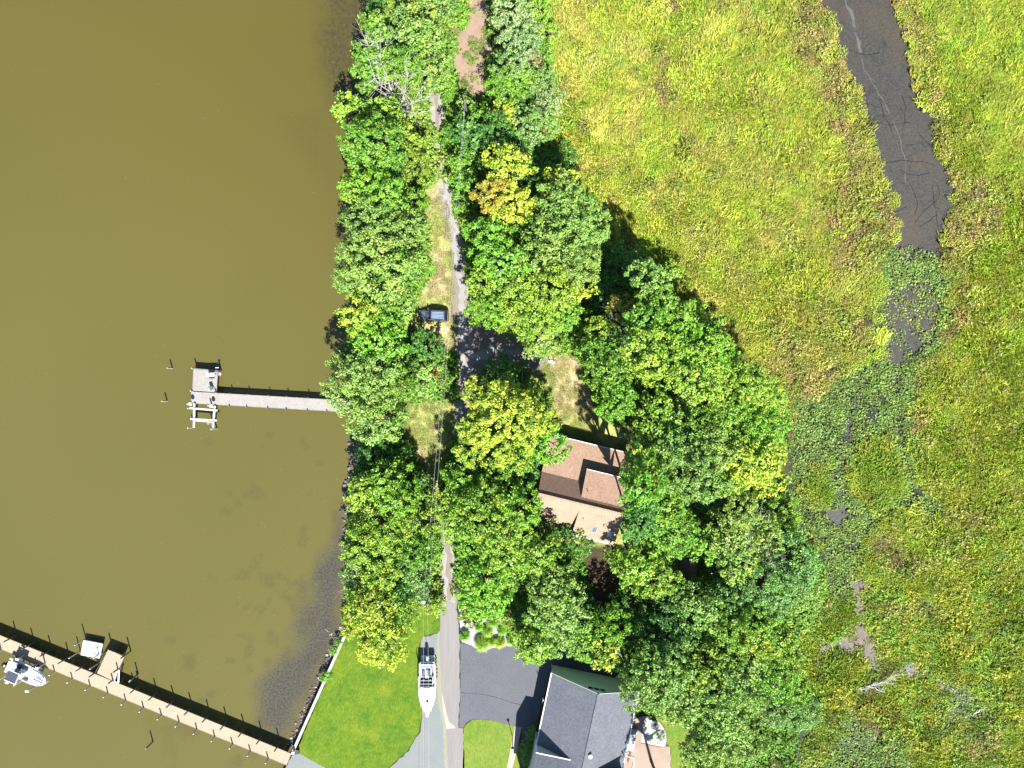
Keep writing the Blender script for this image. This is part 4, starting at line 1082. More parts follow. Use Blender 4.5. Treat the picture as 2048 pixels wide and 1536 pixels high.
def scatter(name, pts, rot, scl, col, library, nvar, label):
    me = bpy.data.meshes.new(name)
    me.vertices.add(len(pts)); me.vertices.foreach_set("co", np.ascontiguousarray(pts, np.float32).ravel())
    for nm, typ, arr in (("rot", 'FLOAT', rot), ("scl", 'FLOAT', scl), ("col", 'FLOAT_COLOR', col)):
        a = me.attributes.new(nm, typ, 'POINT')
        a.data.foreach_set("color" if typ == 'FLOAT_COLOR' else "value", np.ascontiguousarray(arr, np.float32).ravel())
    a = me.attributes.new("pick", 'INT', 'POINT'); a.data.foreach_set("value", NR.integers(0, nvar, len(pts)).astype(np.int32))
    o = bpy.data.objects.new(name, me); COL.objects.link(o)
    ng = bpy.data.node_groups.new(name + "_scatter", 'GeometryNodeTree')
    ng.interface.new_socket("Geometry", in_out='INPUT', socket_type='NodeSocketGeometry')
    ng.interface.new_socket("Geometry", in_out='OUTPUT', socket_type='NodeSocketGeometry')
    gi, go = ng.nodes.new("NodeGroupInput"), ng.nodes.new("NodeGroupOutput")
    ci = ng.nodes.new("GeometryNodeCollectionInfo"); ci.inputs["Collection"].default_value = library
    ci.inputs["Separate Children"].default_value = True; ci.inputs["Reset Children"].default_value = True
    ip = ng.nodes.new("GeometryNodeInstanceOnPoints"); ip.inputs["Pick Instance"].default_value = True
    m2p = ng.nodes.new("GeometryNodeMeshToPoints")
    def na(nm, dt):
        n = ng.nodes.new("GeometryNodeInputNamedAttribute"); n.data_type = dt; n.inputs["Name"].default_value = nm; return n.outputs["Attribute"]
    comb = ng.nodes.new("ShaderNodeCombineXYZ"); ng.links.new(na("rot", 'FLOAT'), comb.inputs["Z"])
    ng.links.new(gi.outputs[0], m2p.inputs["Mesh"]); ng.links.new(m2p.outputs[0], ip.inputs["Points"])
    ng.links.new(ci.outputs[0], ip.inputs["Instance"]); ng.links.new(na("pick", 'INT'), ip.inputs["Instance Index"])
    ng.links.new(comb.outputs[0], ip.inputs["Rotation"]); ng.links.new(na("scl", 'FLOAT'), ip.inputs["Scale"])
    ng.links.new(ip.outputs[0], go.inputs[0])
    md = o.modifiers.new("scatter", 'NODES'); md.node_group = ng
    return tag(o, label, None, None, "stuff")

GL = lib("marsh_grass", [patch_blades(s, 95, .85, .52, .11, .35) for s in range(5)], m_grass)
BL = lib("marsh_brush", [patch_leaves(s, 110, .75, .60, .095, .5) for s in range(20, 25)], m_broad)
LL = lib("lily_pads", [patch_pads(s, 19, .75, .38, .120) for s in range(30, 34)], m_lily)
UL = lib("undergrowth", [patch_leaves(s, 150, 1.0, 1.1, .15) for s in range(40, 44)], m_under)

def grid_pts(x0, x1, y0, y1, dens):
    n = int((x1 - x0) * (y1 - y0) * dens)
    return NR.uniform(x0, x1, n), NR.uniform(y0, y1, n)
def wdist(px_, py_, poly, warp=1.6, s=3.0, z=0.3):
    return sdist(px_ + warp * 2 * (fbm(px_, py_, s) - .5), py_ + warp * 2 * (fbm(px_ + 50, py_, s) - .5), pp(poly, z))
def fade(v): return sstep(-.6, .6, v)
def lerp(a, b, w): return a * (1 - w[:, None]) + np.array(b) * w[:, None]
def jitter(c, s=.12):
    return np.clip(c * (1 + NR.normal(0, s, (len(c), 1))) * (1 + NR.normal(0, .06, c.shape)), 0.003, 1)

x, y = grid_pts(4, 112, -88, 88, 3.4)
d_m = sdist(x + 1.6 * (fbm(x, y, 5.0) - .5), y + 1.6 * (fbm(x + 50, y, 5.0) - .5), MARSH)
d_c = np.maximum(wdist(x, y, CREEK, .5, 1.5, .15), wdist(x, y, BRANCH, .5, 1.5, .15))
k = (d_m > -0.6) & (d_c < NR.normal(-.15, .3, len(x)))
x, y, d_m, d_c = x[k], y[k], d_m[k], d_c[k]
lil = np.maximum(np.maximum(wdist(x, y, LILY), wdist(x, y, LILY2)), wdist(x, y, LILY3))
gr = np.maximum(np.maximum(wdist(x, y, GREEN1, .4), wdist(x, y, GREEN2, .6)), wdist(x, y, GREEN3, .4))
lil = np.minimum(lil + .9, -gr)
brn = np.max([wdist(x, y, p_, 1.5, 2.5) for p_ in BROWN], 0)
ora = np.max([wdist(x, y, p_, .5, 1.5) for p_ in ORANGE], 0)
mud = np.max([wdist(x, y, p_, .5, 1.5) for p_ in MUD], 0)
is_l = lil + 1.6 * (fbm(x + 21, y - 3, 1.3, 3) - .5) > NR.normal(.25, .6, len(x))
nb_ = fbm(x + 11, y - 7, 2.2, 3)
is_b = (~is_l) & ((brn + 2.2 * (nb_ - .5)) > NR.normal(0, .5, len(x)) ) & (NR.random(len(x)) < .85)
south = sstep(-18, -34, y)
# the south-east of the marsh is leafier
is_b |= (~is_l) & (NR.random(len(x)) < (.14 + .60 * south)) & (fbm(x, y, 3.2, 3) > .46)
keep = (mud < NR.normal(-.35, .35, len(x))) | (NR.random(len(x)) < .10)
bare = fbm(x - 60, y + 9, 2.4, 3) > .69
keep &= ~(bare & (NR.random(len(x)) < .6))
is_g = (~is_l) & (~is_b) & keep
lime = np.array((0.200, 0.255, 0.022)); green = np.array((0.140, 0.250, 0.012)); straw = np.array((0.270, 0.255, 0.065)); brown = np.array((0.165, 0.145, 0.034))
def green_mix(x, y, d):
    east = sstep(48, 58, x - .22 * y)
    a = sstep(.40, .62, fbm(x, y, 6.0, 3)); b_ = sstep(.45, .66, fbm(x + 40, y - 20, 1.8, 3)); c_ = sstep(.5, .68, fbm(x - 30, y + 60, 3.5, 3))
    col = np.tile(lime, (len(x), 1))
    col = lerp(col, straw, .50 * a * (1 - .8 * east) * (1 - .6 * south_(y)))
    col = lerp(col, green, np.clip(.75 * b_ + .3 * east, 0, .9))
    col = lerp(col, (0.25, 0.26, 0.012), .6 * c_ * (.3 + .7 * south_(y)))
    col = lerp(col, brown, .22 * sstep(.60, .72, fbm(x + 5, y + 5, 1.4, 2)))
    col = lerp(col, green * np.array((.7, .9, 1)), sstep(2.2, 0, d) * .7)         # fresh rim by the wood
    return col
def south_(y): return sstep(-10, -30, y)
cg = jitter(green_mix(x, y, d_m), .28)
cg = lerp(cg, (0.19, 0.13, 0.06), fade(ora) * .8)
cg = lerp(cg, brown, fade(brn) * .4)
cg = lerp(cg, (0.075, 0.17, 0.006), fade(gr) * .8)
cg = lerp(cg, (0.07, 0.155, 0.008), south * .35)
hollow_shade = sstep(.56, .68, fbm(x + 33, y + 44, 1.5, 3)) * (.25 + .75 * south)  # shade between hummocks, put into the blade and leaf colours
cg = lerp(cg, (0.05, 0.11, 0.010), hollow_shade * .7)
alpha = np.clip(.15 + .35 * fbm(x, y, 4.0), 0, 1)
ang = fbm(x, y, 9.0, 2) * 6.0 - 1.0
def out(mask, z, rot, scl, c, al): 
    return (np.stack([x[mask], y[mask], z[mask]], 1), rot[mask], scl[mask], np.concatenate([c[mask], al[mask][:, None]], 1))
zz = np.full(len(x), .22)
g = out(is_g, zz, ang + NR.normal(0, .5, len(x)), NR.uniform(.8, 1.25, len(x)) * np.where(NR.random(len(x)) < .08, 1.5, 1), cg, alpha)
scatter("marsh_grass", *g, GL, 5, "yellow green marsh grass matted across the whole east side")
cb = jitter(lerp(np.tile(np.array((0.185, 0.152, 0.045)), (len(x), 1)), (0.165, 0.205, 0.022), sstep(.40, .56, fbm(x, y, 1.6, 3))), .3)
cb = lerp(cb, (0.13, 0.25, 0.014), np.clip(south * (1 - fade(brn)) * .85 + .35 * (nb_ > .5) * (brn < 0), 0, 1))
cb = lerp(cb, (0.26, 0.25, 0.015), .7 * south * (fbm(x + 3, y + 8, 1.7, 3) > .53) * (brn < 0))
cb = lerp(cb, (0.045, 0.10, 0.010), hollow_shade * .75)
isb = is_b & keep
g = out(isb, zz, NR.uniform(0, 6.28, len(x)), NR.uniform(.75, 1.35, len(x)) * np.where(NR.random(len(x)) < .14, 1.7, 1), cb, np.full(len(x), .12))
scatter("marsh_brush", *g, BL, 5, "brownish broadleaf brush lining the creek and mud")
# lilies: dense field plus sparse ones over the creek
xl, yl = grid_pts(36, 78, -66, 22, 4.2)
L1 = np.max([wdist(xl, yl, LILY), wdist(xl, yl, LILY2), wdist(xl, yl, LILY3)], 0)
L1 = np.minimum(L1, -np.max([wdist(xl, yl, GREEN1, .4), wdist(xl, yl, GREEN2, .6), wdist(xl, yl, GREEN3, .4)], 0))
thin = wdist(xl, yl, LILY_THIN, .8)
inc = np.maximum(wdist(xl, yl, CREEK, .3, 1.5, .15), wdist(xl, yl, BRANCH, .3, 1.5, .15))
prob = fade(L1 + 1.3 + 2.2 * (fbm(xl, yl, 1.4, 3) - .5)) * np.where(thin > 0, .16, 1.0)
prob *= np.where((inc > 0) & (yl < -2), .55, 1.0)
prob *= np.where(fbm(xl, yl, 2.0, 3) > .66, .45, 1)
prob = np.maximum(prob, .05 * fade(wdist(xl, yl, [(1800,430),(1850,430),(1850,520),(1790,520)], .5)))
prob[np.max([wdist(xl, yl, p_, .3, 1.5) for p_ in MUD + [[(1650,1020),(1690,1020),(1690,1055),(1655,1055)]]], 0) > 0] *= .03
s_ = NR.random(len(xl)) < prob
xt, yt = xl[(thin > -.3) & (inc > -.3)], yl[(thin > -.3) & (inc > -.3)]
prob = np.where(thin > 0, prob * .45, prob)
s_ = NR.random(len(xl)) < prob
xl, yl = xl[s_], yl[s_]; thin = thin[s_]
cl = jitter(np.tile(np.array((0.095, 0.155, 0.030)), (len(xl), 1)), .35)
cl = lerp(cl, (0.120, 0.165, 0.070), sstep(.5, .66, fbm(xl, yl, 4.0, 3)) * .6 * sstep(-16, -40, yl))
cl = lerp(cl, (0.11, 0.155, 0.025), (thin > 0) * .7)
scatter("lily_pads", np.stack([xl, yl, np.full(len(xl), .2)], 1), NR.uniform(0, 6.28, len(xl)), NR.uniform(.75, 1.25, len(xl)), np.concatenate([cl, np.full((len(xl), 1), .05)], 1), LL, 4,
        "grey green water lily leaves crowding the lower creek")
kt = (fbm(xt, yt, 2.4, 3) > .44) & (NR.random(len(xt)) < .75)
xt, yt = xt[kt], yt[kt]
SP = lib("scattered_pads", [patch_pads(s, 5, .7, .12, .11) for s in range(70, 74)], m_lily)
ct = jitter(np.tile(np.array((0.130, 0.180, 0.035)), (len(xt), 1)), .3)
scatter("scattered_pads", np.stack([xt, yt, np.full(len(xt), .14)], 1), NR.uniform(0, 6.28, len(xt)), NR.uniform(.75, 1.2, len(xt)), np.concatenate([ct, np.full((len(xt), 1), .2)], 1), SP, 4,
        "single lily pads scattered over the open mud of the creek")
# forest floor undergrowth
xu, yu = grid_pts(-30, 52, -68, 68, 2.1)
du = sdist(xu, yu, FOREST)
k = (du > 0.5)
OPEN = [CLEARING, TRACK, TRACK2, STRIP, YARD, YARD_IN, MEADOW, LAWN, LAWN_R, LAWN_R2, LAWN_E, ROAD, DRIVE, PAD, PADW, STONEBED, PATIO, BED_E, HB, HG, WALK, LITTER[0]]
for p_ in OPEN:
    if not k.any(): break
    sel = np.where(k)[0]
    dd = sdist(xu[sel] + .8 * (fbm(xu[sel], yu[sel], 2.) - .5), yu[sel], pp(p_))
    k[sel[dd > -0.45]] = False
xu, yu = xu[k], yu[k]
k = fbm(xu, yu, 3.5, 3) < .66
xu, yu = xu[k], yu[k]
cu = jitter(lerp(np.tile(np.array((0.085, 0.190, 0.018)), (len(xu), 1)), (0.13, 0.215, 0.03), sstep(.45, .65, fbm(xu, yu, 5.0, 3))), .15)
scatter("undergrowth", np.stack([xu, yu, np.full(len(xu), .95)], 1), NR.uniform(0, 6.28, len(xu)), NR.uniform(.7, 1.8, len(xu)), np.concatenate([cu, np.full((len(xu), 1), .08)], 1), UL, 4,
        "low leafy undergrowth between the trees")
# short weeds in the dry grass, the clearing and along the track edges
GS = lib("yard_grass", [patch_blades(s, 70, .45, .13, .028, .3) for s in range(50, 53)], m_grass)
xg, yg = grid_pts(-26, 20, -60, 50, 6.0)
m_ = np.max([sdist(xg, yg, pp(p_)) for p_ in (STRIP, MEADOW, YARD, YARD_IN)], 0)
tr_ = np.max([sdist(xg, yg, pp(p_)) for p_ in (TRACK, TRACK2, HB)], 0)
k = (m_ > -.4) & (tr_ < 0.25) & (fbm(xg, yg, 2.2, 3) > .44) 
xg, yg = xg[k], yg[k]
cg2 = jitter(lerp(np.tile(np.array((0.17, 0.225, 0.050)), (len(xg), 1)), (0.24, 0.24, 0.09), sstep(.45, .6, fbm(xg, yg, 4.0, 3))), .12)
scatter("yard_grass", np.stack([xg, yg, np.full(len(xg), 1.0)], 1), NR.uniform(0, 6.28, len(xg)), NR.uniform(.7, 1.3, len(xg)), np.concatenate([cg2, np.full((len(xg), 1), .1)], 1), GS, 3,
        "dry short grass on the meadow strips and yard")
WL = lib("clearing_weeds", [patch_leaves(s, 60, .6, .3, .09) for s in range(60, 63)], m_under)
xg, yg = grid_pts(-20, 0, 44, 66, 2.5)
d_ = sdist(xg, yg, pp(CLEARING)); f_ = fbm(xg, yg, 1.7, 3)
spots = np.max([wdist(xg, yg, p_, .4, 1., 1.) for p_ in ([(940,72),(962,72),(970,100),(945,104)], [(920,148),(948,142),(955,165),(925,168)], [(940,172),(952,185),(955,200),(940,200)], [(905,175),(930,195),(925,205),(905,190)])], 0)
k = ((d_ > -.8) & (d_ < .5) & (f_ > .45)) | ((d_ > 0) & (spots > -.2)) | ((d_ > 0) & (f_ > .66))
xg, yg = xg[k], yg[k]
cw = jitter(np.tile(np.array((0.085, 0.155, 0.015)), (len(xg), 1)), .15)
scatter("clearing_weeds", np.stack([xg, yg, np.full(len(xg), 1.0)], 1), NR.uniform(0, 6.28, len(xg)), NR.uniform(.6, 1.2, len(xg)), np.concatenate([cw, np.full((len(xg), 1), .1)], 1), WL, 3,
        "green weeds sprouting through the pinkish clearing")

# tiny specks of foam and floating leaves on the river
nf = 420
xf = np.concatenate([NR.uniform(-83, -24, 90), NR.uniform(-30, -22, 60), NR.uniform(-60, -24, 50)]); yf = np.concatenate([NR.uniform(-61, 61, 90), NR.uniform(40, 61, 60), NR.uniform(-55, -10, 50)])
kf = sdist(xf, yf, LAND) < -.6; xf, yf = xf[kf], yf[kf]
Vf, Ff = quads(np.stack([xf, yf, np.full(len(xf), .012)], 1), np.tile(np.array((0, 0, 1.)), (len(xf), 1)), .035, NR)
tag(link_mesh("floating_specks", npmesh("floating_specks", Vf, Ff, surf("foam", (0.5,0.5,0.42), rough=.8))), "tiny pale specks floating on the river", None, None, "stuff")
# ------------------------------------------------------------------ brown shingled house in the wood
def shingle_mat(name, c1, c2, c3, course=0.17):
    m, nt, b = new_mat(name)
    tc = N(nt, "ShaderNodeTexCoord")
    br = N(nt, "ShaderNodeTexBrick"); br.offset = 0.5
    br.inputs["Scale"].default_value = 1.0; br.inputs["Brick Width"].default_value = 0.32; br.inputs["Row Height"].default_value = course
    br.inputs["Mortar Size"].default_value = 0.012; br.inputs["Mortar"].default_value = tuple(v * .35 for v in c1) + (1,)
    br.inputs["Color1"].default_value = (*[v * .56 for v in c1], 1); br.inputs["Color2"].default_value = (*[v * .56 for v in c2], 1); br.inputs["Bias"].default_value = 0.0
    nt.links.new(tc.outputs["Object"], br.inputs["Vector"])
    f = ramp(nt, wnoise(nt, 0.5, 4, 0.6, obj=True), 0.35, 0.68)
    g = ramp(nt, wnoise(nt, 5.0, 4, 0.8, obj=True), 0.40, 0.60)
    c = mixc(nt, mulx(nt, f, 0.35), br.outputs["Color"], tuple(v * .56 for v in c3))
    c = mixc(nt, g, mixc(nt, 1.0, c, (0.78, 0.78, 0.80), 'MULTIPLY'), mixc(nt, 1.0, c, (1.24, 1.22, 1.20), 'MULTIPLY'))
    nt.links.new(c, b.inputs["Base Color"]); b.inputs["Roughness"].default_value = 0.92; b.inputs["Specular IOR Level"].default_value = 0.25
    bp = N(nt, "ShaderNodeBump", Strength=0.5, Distance=0.02); nt.links.new(br.outputs["Fac"], bp.inputs["Height"]); bp.invert = True
    nt.links.new(bp.outputs[0], b.inputs["Normal"])
    return m
m_sh_brown = shingle_mat("brown_shingles", (0.42,0.272,0.186), (0.35,0.224,0.153), (0.47,0.315,0.222))
m_sh_grey = shingle_mat("grey_shingles", (0.145,0.156,0.180), (0.114,0.124,0.147), (0.180,0.188,0.208))
m_white = surf("white_trim", (0.72,0.70,0.70), rough=0.5)
m_cedar = surf("cedar_siding", (0.20,0.135,0.085), (0.15,0.10,0.065), 0.8, rough=0.9, obj=True)
m_glass = surf("window_glass", (0.05,0.06,0.07), rough=0.08, spec=0.8)
m_sky = surf("skylight_glass", (0.10,0.14,0.17), rough=0.03, spec=1.0)
m_blk = surf("black_metal", (0.03,0.03,0.03), rough=0.6)

HBR = empty("brown_house", (10.42, -18.0, 1.0), math.radians(-13.67))
tag(HBR, "brown shingled house with stepped roof and dormer among the trees", "house", "houses")
W2 = 6.72
def rz_(ly):                                            # height of the main roof above the plinth
    if ly >= 3.0: return 4.45 - 0.29 * (ly - 3.0)
    if ly >= 0: return 7.5 - (7.5 - 4.45) / 3.0 * ly
    return 7.5 + 0.84 * ly
def rafter(name, prof, x0, x1, mat, parent, th=0.16):
    """roof pane: profile of (ly, z) points swept along x."""
    m = MB()
    for (a, za), (b_, zb) in zip(prof[:-1], prof[1:]):
        m.add([(x0, a, za), (x1, a, za), (x1, b_, zb), (x0, b_, zb), (x0, a, za - th), (x1, a, za - th), (x1, b_, zb - th), (x0, b_, zb - th)],
              [(0, 1, 2, 3), (7, 6, 5, 4), (0, 4, 5, 1), (2, 6, 7, 3), (0, 3, 7, 4), (1, 5, 6, 2)])
    return m.build(name, mat, parent)
roof = rafter("roof", [(0, 7.5), (3.0, 4.45), (8.75, 2.78)], -W2, W2, m_sh_brown, HBR)
rafter("roof", [(-4.7, 3.55), (0.0, 7.497)], -W2, -0.02, m_sh_brown, HBR)
rafter("roof", [(-1.25, 6.45), (0.0, 7.497)], -0.02, W2, m_sh_brown, HBR)
rafter("shed_roof", [(-5.25, 4.75), (-1.25, 6.48)], 0.0, W2, m_sh_brown, HBR)
dr = rafter("dormer_roof", [(0.95, 6.70), (5.0, 5.35)], -0.2, W2 + .02, m_sh_brown, HBR)
m = MB()                                                 # walls
def wall_prism(m, pts, y_pairs): pass
m.add([(-6.4, -4.3, 0), (6.4, -4.3, 0), (6.4, 8.3, 0), (-6.4, 8.3, 0), (-6.4, -4.3, 3.6), (6.4, -4.3, 3.6), (6.4, 8.3, 2.65), (-6.4, 8.3, 2.65)],
      [(0, 3, 2, 1), (0, 1, 5, 4), (1, 2, 6, 5), (2, 3, 7, 6), (3, 0, 4, 7), (4, 5, 6, 7)])
for sx in (-6.4, 6.28):                                  # gable ends
    loop = [(-4.3, 3.5), (8.3, 2.65), (3.0, 4.25), (0, 7.25)]
    m.add([(sx, a, z) for a, z in loop] + [(sx + .12, a, z) for a, z in loop], [(0, 1, 2, 3), (7, 6, 5, 4), (0, 3, 7, 4), (3, 2, 6, 7), (2, 1, 5, 6)])
m.build("wall", m_cedar, HBR)
m = MB()                                                 # dormer and shed side walls
m.add([(0.0, 0.9, 6.4), (0.0, 4.7, 5.2), (0.0, 4.7, 3.9), (0.0, 3.0, 4.4), (0.15, 0.9, 6.4), (0.15, 4.7, 5.2), (0.15, 4.7, 3.9), (0.15, 3.0, 4.4)],
      [(0, 1, 2, 3), (7, 6, 5, 4), (0, 4, 5, 1), (1, 5, 6, 2), (3, 7, 4, 0)])
m.box((3.3, 4.75, 4.6), (6.6, .12, 1.3))
m.add([(0.06, -1.2, 6.4), (0.06, -4.9, 4.7), (0.06, -4.9, 2.6), (0.18, -1.2, 6.4), (0.18, -4.9, 4.7), (0.18, -4.9, 2.6)], [(0, 1, 2), (5, 4, 3), (0, 3, 4, 1), (1, 4, 5, 2), (2, 5, 3, 0)])
m.build("dormer_wall", m_cedar, HBR)
for nm, a, b_ in (("gutter", (-W2, 8.82, 2.70), (W2, 8.82, 2.70)), ("gutter", (-W2, -4.80, 3.42), (-0.1, -4.80, 3.42)), ("gutter", (0.0, -5.34, 4.62), (W2, -5.34, 4.62)), ("gutter", (-0.2, 5.08, 5.24), (W2, 5.08, 5.24))):
    MB().beam(a, b_, 0.13, 0.12).build(nm, m_white, HBR)
MB().beam((-W2, 0.02, 7.52), (W2, 0.02, 7.52), 0.26, 0.05).build("ridge_cap", m_sh_brown, HBR)
for sx, sy in ((3.1, -3.6), (5.5, -3.7)):
    z_ = 4.75 + (sy + 5.25) * (6.48 - 4.75) / 4.0
    sl = math.atan((6.48 - 4.75) / 4.0)
    def skyl(w, d, h0, h1):
        c_, s_ = math.cos(sl), math.sin(sl)
        vs = [(sx + dx, sy + dy * c_ - dz * s_, z_ + dy * s_ + dz * c_) for dz in (h0, h1) for dx, dy in ((-w, -d), (w, -d), (w, d), (-w, d))]
        return MB().add(vs, [(0, 3, 2, 1), (4, 5, 6, 7), (0, 1, 5, 4), (1, 2, 6, 5), (2, 3, 7, 6), (3, 0, 4, 7)])
    fr = skyl(.38, .48, 0, .10).build("skylight", surf("skylight_frame", (0.40,0.38,0.36), rough=.5), HBR)
    pn = skyl(.32, .42, .10, .115).build("pane", m_sky, fr)
for sx, sy in ((0.55, 2.0), (0.95, -2.3)):
    zb = (6.70 - (sy - .95) * .333) if sy > 0 else 6.48 + (sy + 1.25) * .4325
    MB().tube((sx, sy, zb - .1), (sx, sy, zb + .35), .06, n=8).build("vent_pipe", m_blk, HBR)
# windows under the north eave and a door (seen from the side)
for k in range(4):
    w_ = MB().box((-4.6 + k * 2.9, 8.33, 1.6), (1.1, .06, 1.1)).build("window", m_white, HBR)
    MB().box((-4.6 + k * 2.9, 8.37, 1.6), (.95, .05, .95)).build("pane", m_glass, w_)

# ------------------------------------------------------------------ grey roofed house at the bottom edge
m_sage = surf("sage_clapboard", (1.10,1.36,1.04), (1.04,1.28,0.98), 1.0, rough=0.8, obj=True)
m_greyside = surf("garage_wall", (0.75,0.72,0.70), rough=0.8)
HGR = empty("grey_house", (12.8, -46.4, 1.0), math.radians(-11.9))
tag(HGR, "sage green house with grey shingle roof at the bottom edge", "house", "houses")
EH, RH = 4.1, 8.25
def pane3(m, pts, th=0.16): m.slab(pts, th); return m
sl_ = (RH - EH) / 6.8
m = MB()
m.add([(-6.8, .25, EH), (-6.8, -24, EH), (0, -24, RH), (0, .25, RH), (-6.8, .25, EH - .16), (-6.8, -24, EH - .16), (0, -24, RH - .16), (0, .25, RH - .16)],
      [(0, 1, 2, 3), (7, 6, 5, 4), (0, 4, 5, 1), (0, 3, 7, 4), (1, 5, 6, 2)])
m.build("roof", m_sh_grey, HGR)
m = MB()
m.add([(0, .25, RH), (0, -24, RH), (6.8, -24, EH), (6.8, .25, EH), (0, .25, RH - .16), (0, -24, RH - .16), (6.8, -24, EH - .16), (6.8, .25, EH - .16)],
      [(0, 1, 2, 3), (7, 6, 5, 4), (2, 6, 7, 3), (0, 3, 7, 4), (1, 5, 6, 2)])
m.build("roof", m_sh_grey, HGR)
MB().beam((0, .25, RH + .02), (0, -24, RH + .02), .28, .06).build("ridge_cap", m_sh_grey, HGR)
# gable wall built of lapped boards, each board a part
nb_ = 26; bh = (RH - .2) / nb_
board_me = None
for k in range(nb_):
    z0 = k * bh; z1 = z0 + bh
    def hw(z): return 6.45 if z < EH - .25 else max(.05, 6.45 * (1 - (z - EH + .25) / (RH - EH + .05)))
    a, b_ = hw(z0), hw(z1)
    y0, y1 = 0.05 + .035, 0.05
    MB().add([(-a, y0, z0), (a, y0, z0), (b_, y1, z1), (-b_, y1, z1), (-a, y0 - .06, z0), (a, y0 - .06, z0), (b_, y1 - .06, z1), (-b_, y1 - .06, z1)],
             [(1, 0, 3, 2), (4, 5, 6, 7), (0, 1, 5, 4), (1, 2, 6, 5), (3, 0, 4, 7), (2, 3, 7, 6)]).build("clapboard", m_sage, HGR)
MB().box((0, -12, 2.0), (12.85, 23.9, 3.98)).build("wall", m_greyside, HGR)
m = MB()
m.add([(-6.3, 0.0, EH - .3), (6.3, 0.0, EH - .3), (0, 0.0, RH - .3), (-6.3, -23.5, EH - .3), (6.3, -23.5, EH - .3), (0, -23.5, RH - .3)], [(0, 2, 1), (3, 4, 5), (0, 1, 4, 3), (1, 2, 5, 4), (2, 0, 3, 5)])
m.build("attic_wall", m_sage, HGR)
for sx in (-1, 1):
    MB().beam((sx * 6.92, .35, EH - .04), (sx * 6.92, -10.9, EH - .04), .16, .16).build("gutter", m_white, HGR)
    MB().beam((sx * 6.85, .29, EH - .12), (0, .29, RH - .12), .05, .2).build("rake_board", m_white, HGR)
MB().box((-6.6, .16, 2.0), (.12, .12, 4.0)).build("corner_board", m_white, HGR)
for k in range(3):
    f_ = MB().box((-0.95 + k * .95, .135, 6.15), (.86, .05, .78)).build("window", m_white, HGR)
    MB().box((-0.95 + k * .95, .165, 6.15), (.70, .03, .64)).build("pane", m_glass, f_)
v_ = MB().tube((.75, -9.1, RH - .45), (.75, -9.1, RH + .0), .26, .26, 14).build("roof_vent", m_white, HGR)
MB().tube((.75, -9.1, RH), (.75, -9.1, RH + .10), .32, .12, 14).build("vent_cap", m_white, v_)
# cross wings
for sx, y0, x1 in ((-1, -10.75, -7.05), (1, -11.7, 6.95)):
    ez, rzz, yr, ye = 7.15, 9.6, y0 - 4.6, y0 - 9.2
    xin = 0.0
    m = MB()
    m.add([(x1 + sx * .1, y0, ez), (xin, y0, ez), (xin, yr, rzz), (x1 + sx * .1, yr, rzz), (x1 + sx * .1, y0, ez - .16), (xin, y0, ez - .16), (xin, yr, rzz - .16), (x1 + sx * .1, yr, rzz - .16)],
          [(0, 3, 2, 1), (4, 5, 6, 7), (0, 1, 5, 4), (0, 4, 7, 3)] if sx < 0 else [(0, 1, 2, 3), (7, 6, 5, 4), (0, 4, 5, 1), (0, 3, 7, 4)])
    m.add([(x1 + sx * .1, ye, ez), (xin, ye, ez), (xin, yr, rzz), (x1 + sx * .1, yr, rzz), (x1 + sx * .1, ye, ez - .16), (xin, ye, ez - .16), (xin, yr, rzz - .16), (x1 + sx * .1, yr, rzz - .16)],
          [(0, 1, 2, 3), (7, 6, 5, 4)])
    m.build("wing_roof", m_sh_grey, HGR)
    m = MB(); xw_ = x1 - sx * .2
    m.box(((xw_ + xin) / 2, yr, ez / 2), (abs(xw_ - xin), 8.8, ez - .2))
    m.add([(xw_, y0 - .2, ez - .2), (xw_, ye + .2, ez - .2), (xw_, yr, rzz - .2), (xin, y0 - .2, ez - .2), (xin, ye + .2, ez - .2), (xin, yr, rzz - .2)], [(0, 2, 1), (3, 4, 5), (0, 3, 5, 2), (1, 2, 5, 4)])
    m.build("wing_wall", m_greyside, HGR)
    MB().beam((x1 + sx * .12, y0 + .05, ez - .06), ((RH - ez) / sl_ * sx + sx * .05, y0 + .05, ez - .06), .14, .2).build("fascia", m_white, HGR)
gl_ = MB().tube((-6.75, -4.3, 3.7), (-7.35, -4.2, 3.72), .03, n=6)
gl_.tube((-7.2, -4.0, 3.9), (-7.2, -4.5, 3.5), .03, n=6); gl_.tube((-7.35, -4.45, 4.1), (-7.35, -3.95, 3.6), .03, n=6)
gl_.build("antenna", m_white, HGR)
# porch landing, steps and rail on the east side
por = tag(empty("porch_landing", (*P(1262, 1487, 2.0), 1.0), math.radians(-11.9)), "narrow grey porch landing with white railing along the grey house", "porch")
MB().box((0, .4, .5), (.95, 3.6, .9)).build("deck", surf("grey_deck", (0.30,0.32,0.34), (0.27,0.29,0.31), .8, rough=.8, obj=True), por)
MB().box((.62, .4, .25), (.28, 3.6, .5)).build("step", surf("grey_step", (0.36,0.38,0.40), rough=.8), por)
ra = MB()
ra.beam((-.3, -1.8, 1.7), (.75, -1.9, 1.7), .06, .06); ra.beam((.75, -1.9, 1.7), (.95, -2.6, 1.7), .06, .06); ra.beam((.95, -2.6, 1.7), (.8, -4.5, 1.7), .06, .06)
for k in range(9): ra.box((-.3 + k * .13, -1.83, 1.3), (.03, .03, .8))
for k in range(14): ra.box((.93 - k * .01, -2.7 - k * .13, 1.3), (.03, .03, .8))
ra.build("railing", m_white, por)
tag(sheet("brick_patio", PATIO, 1.030, surf("brick_paving", (0.38,0.285,0.22), (0.31,0.23,0.175), .7, (0.20,0.15,0.12), 7.0, .9, .2), ""), "pinkish brick patio behind the grey house")
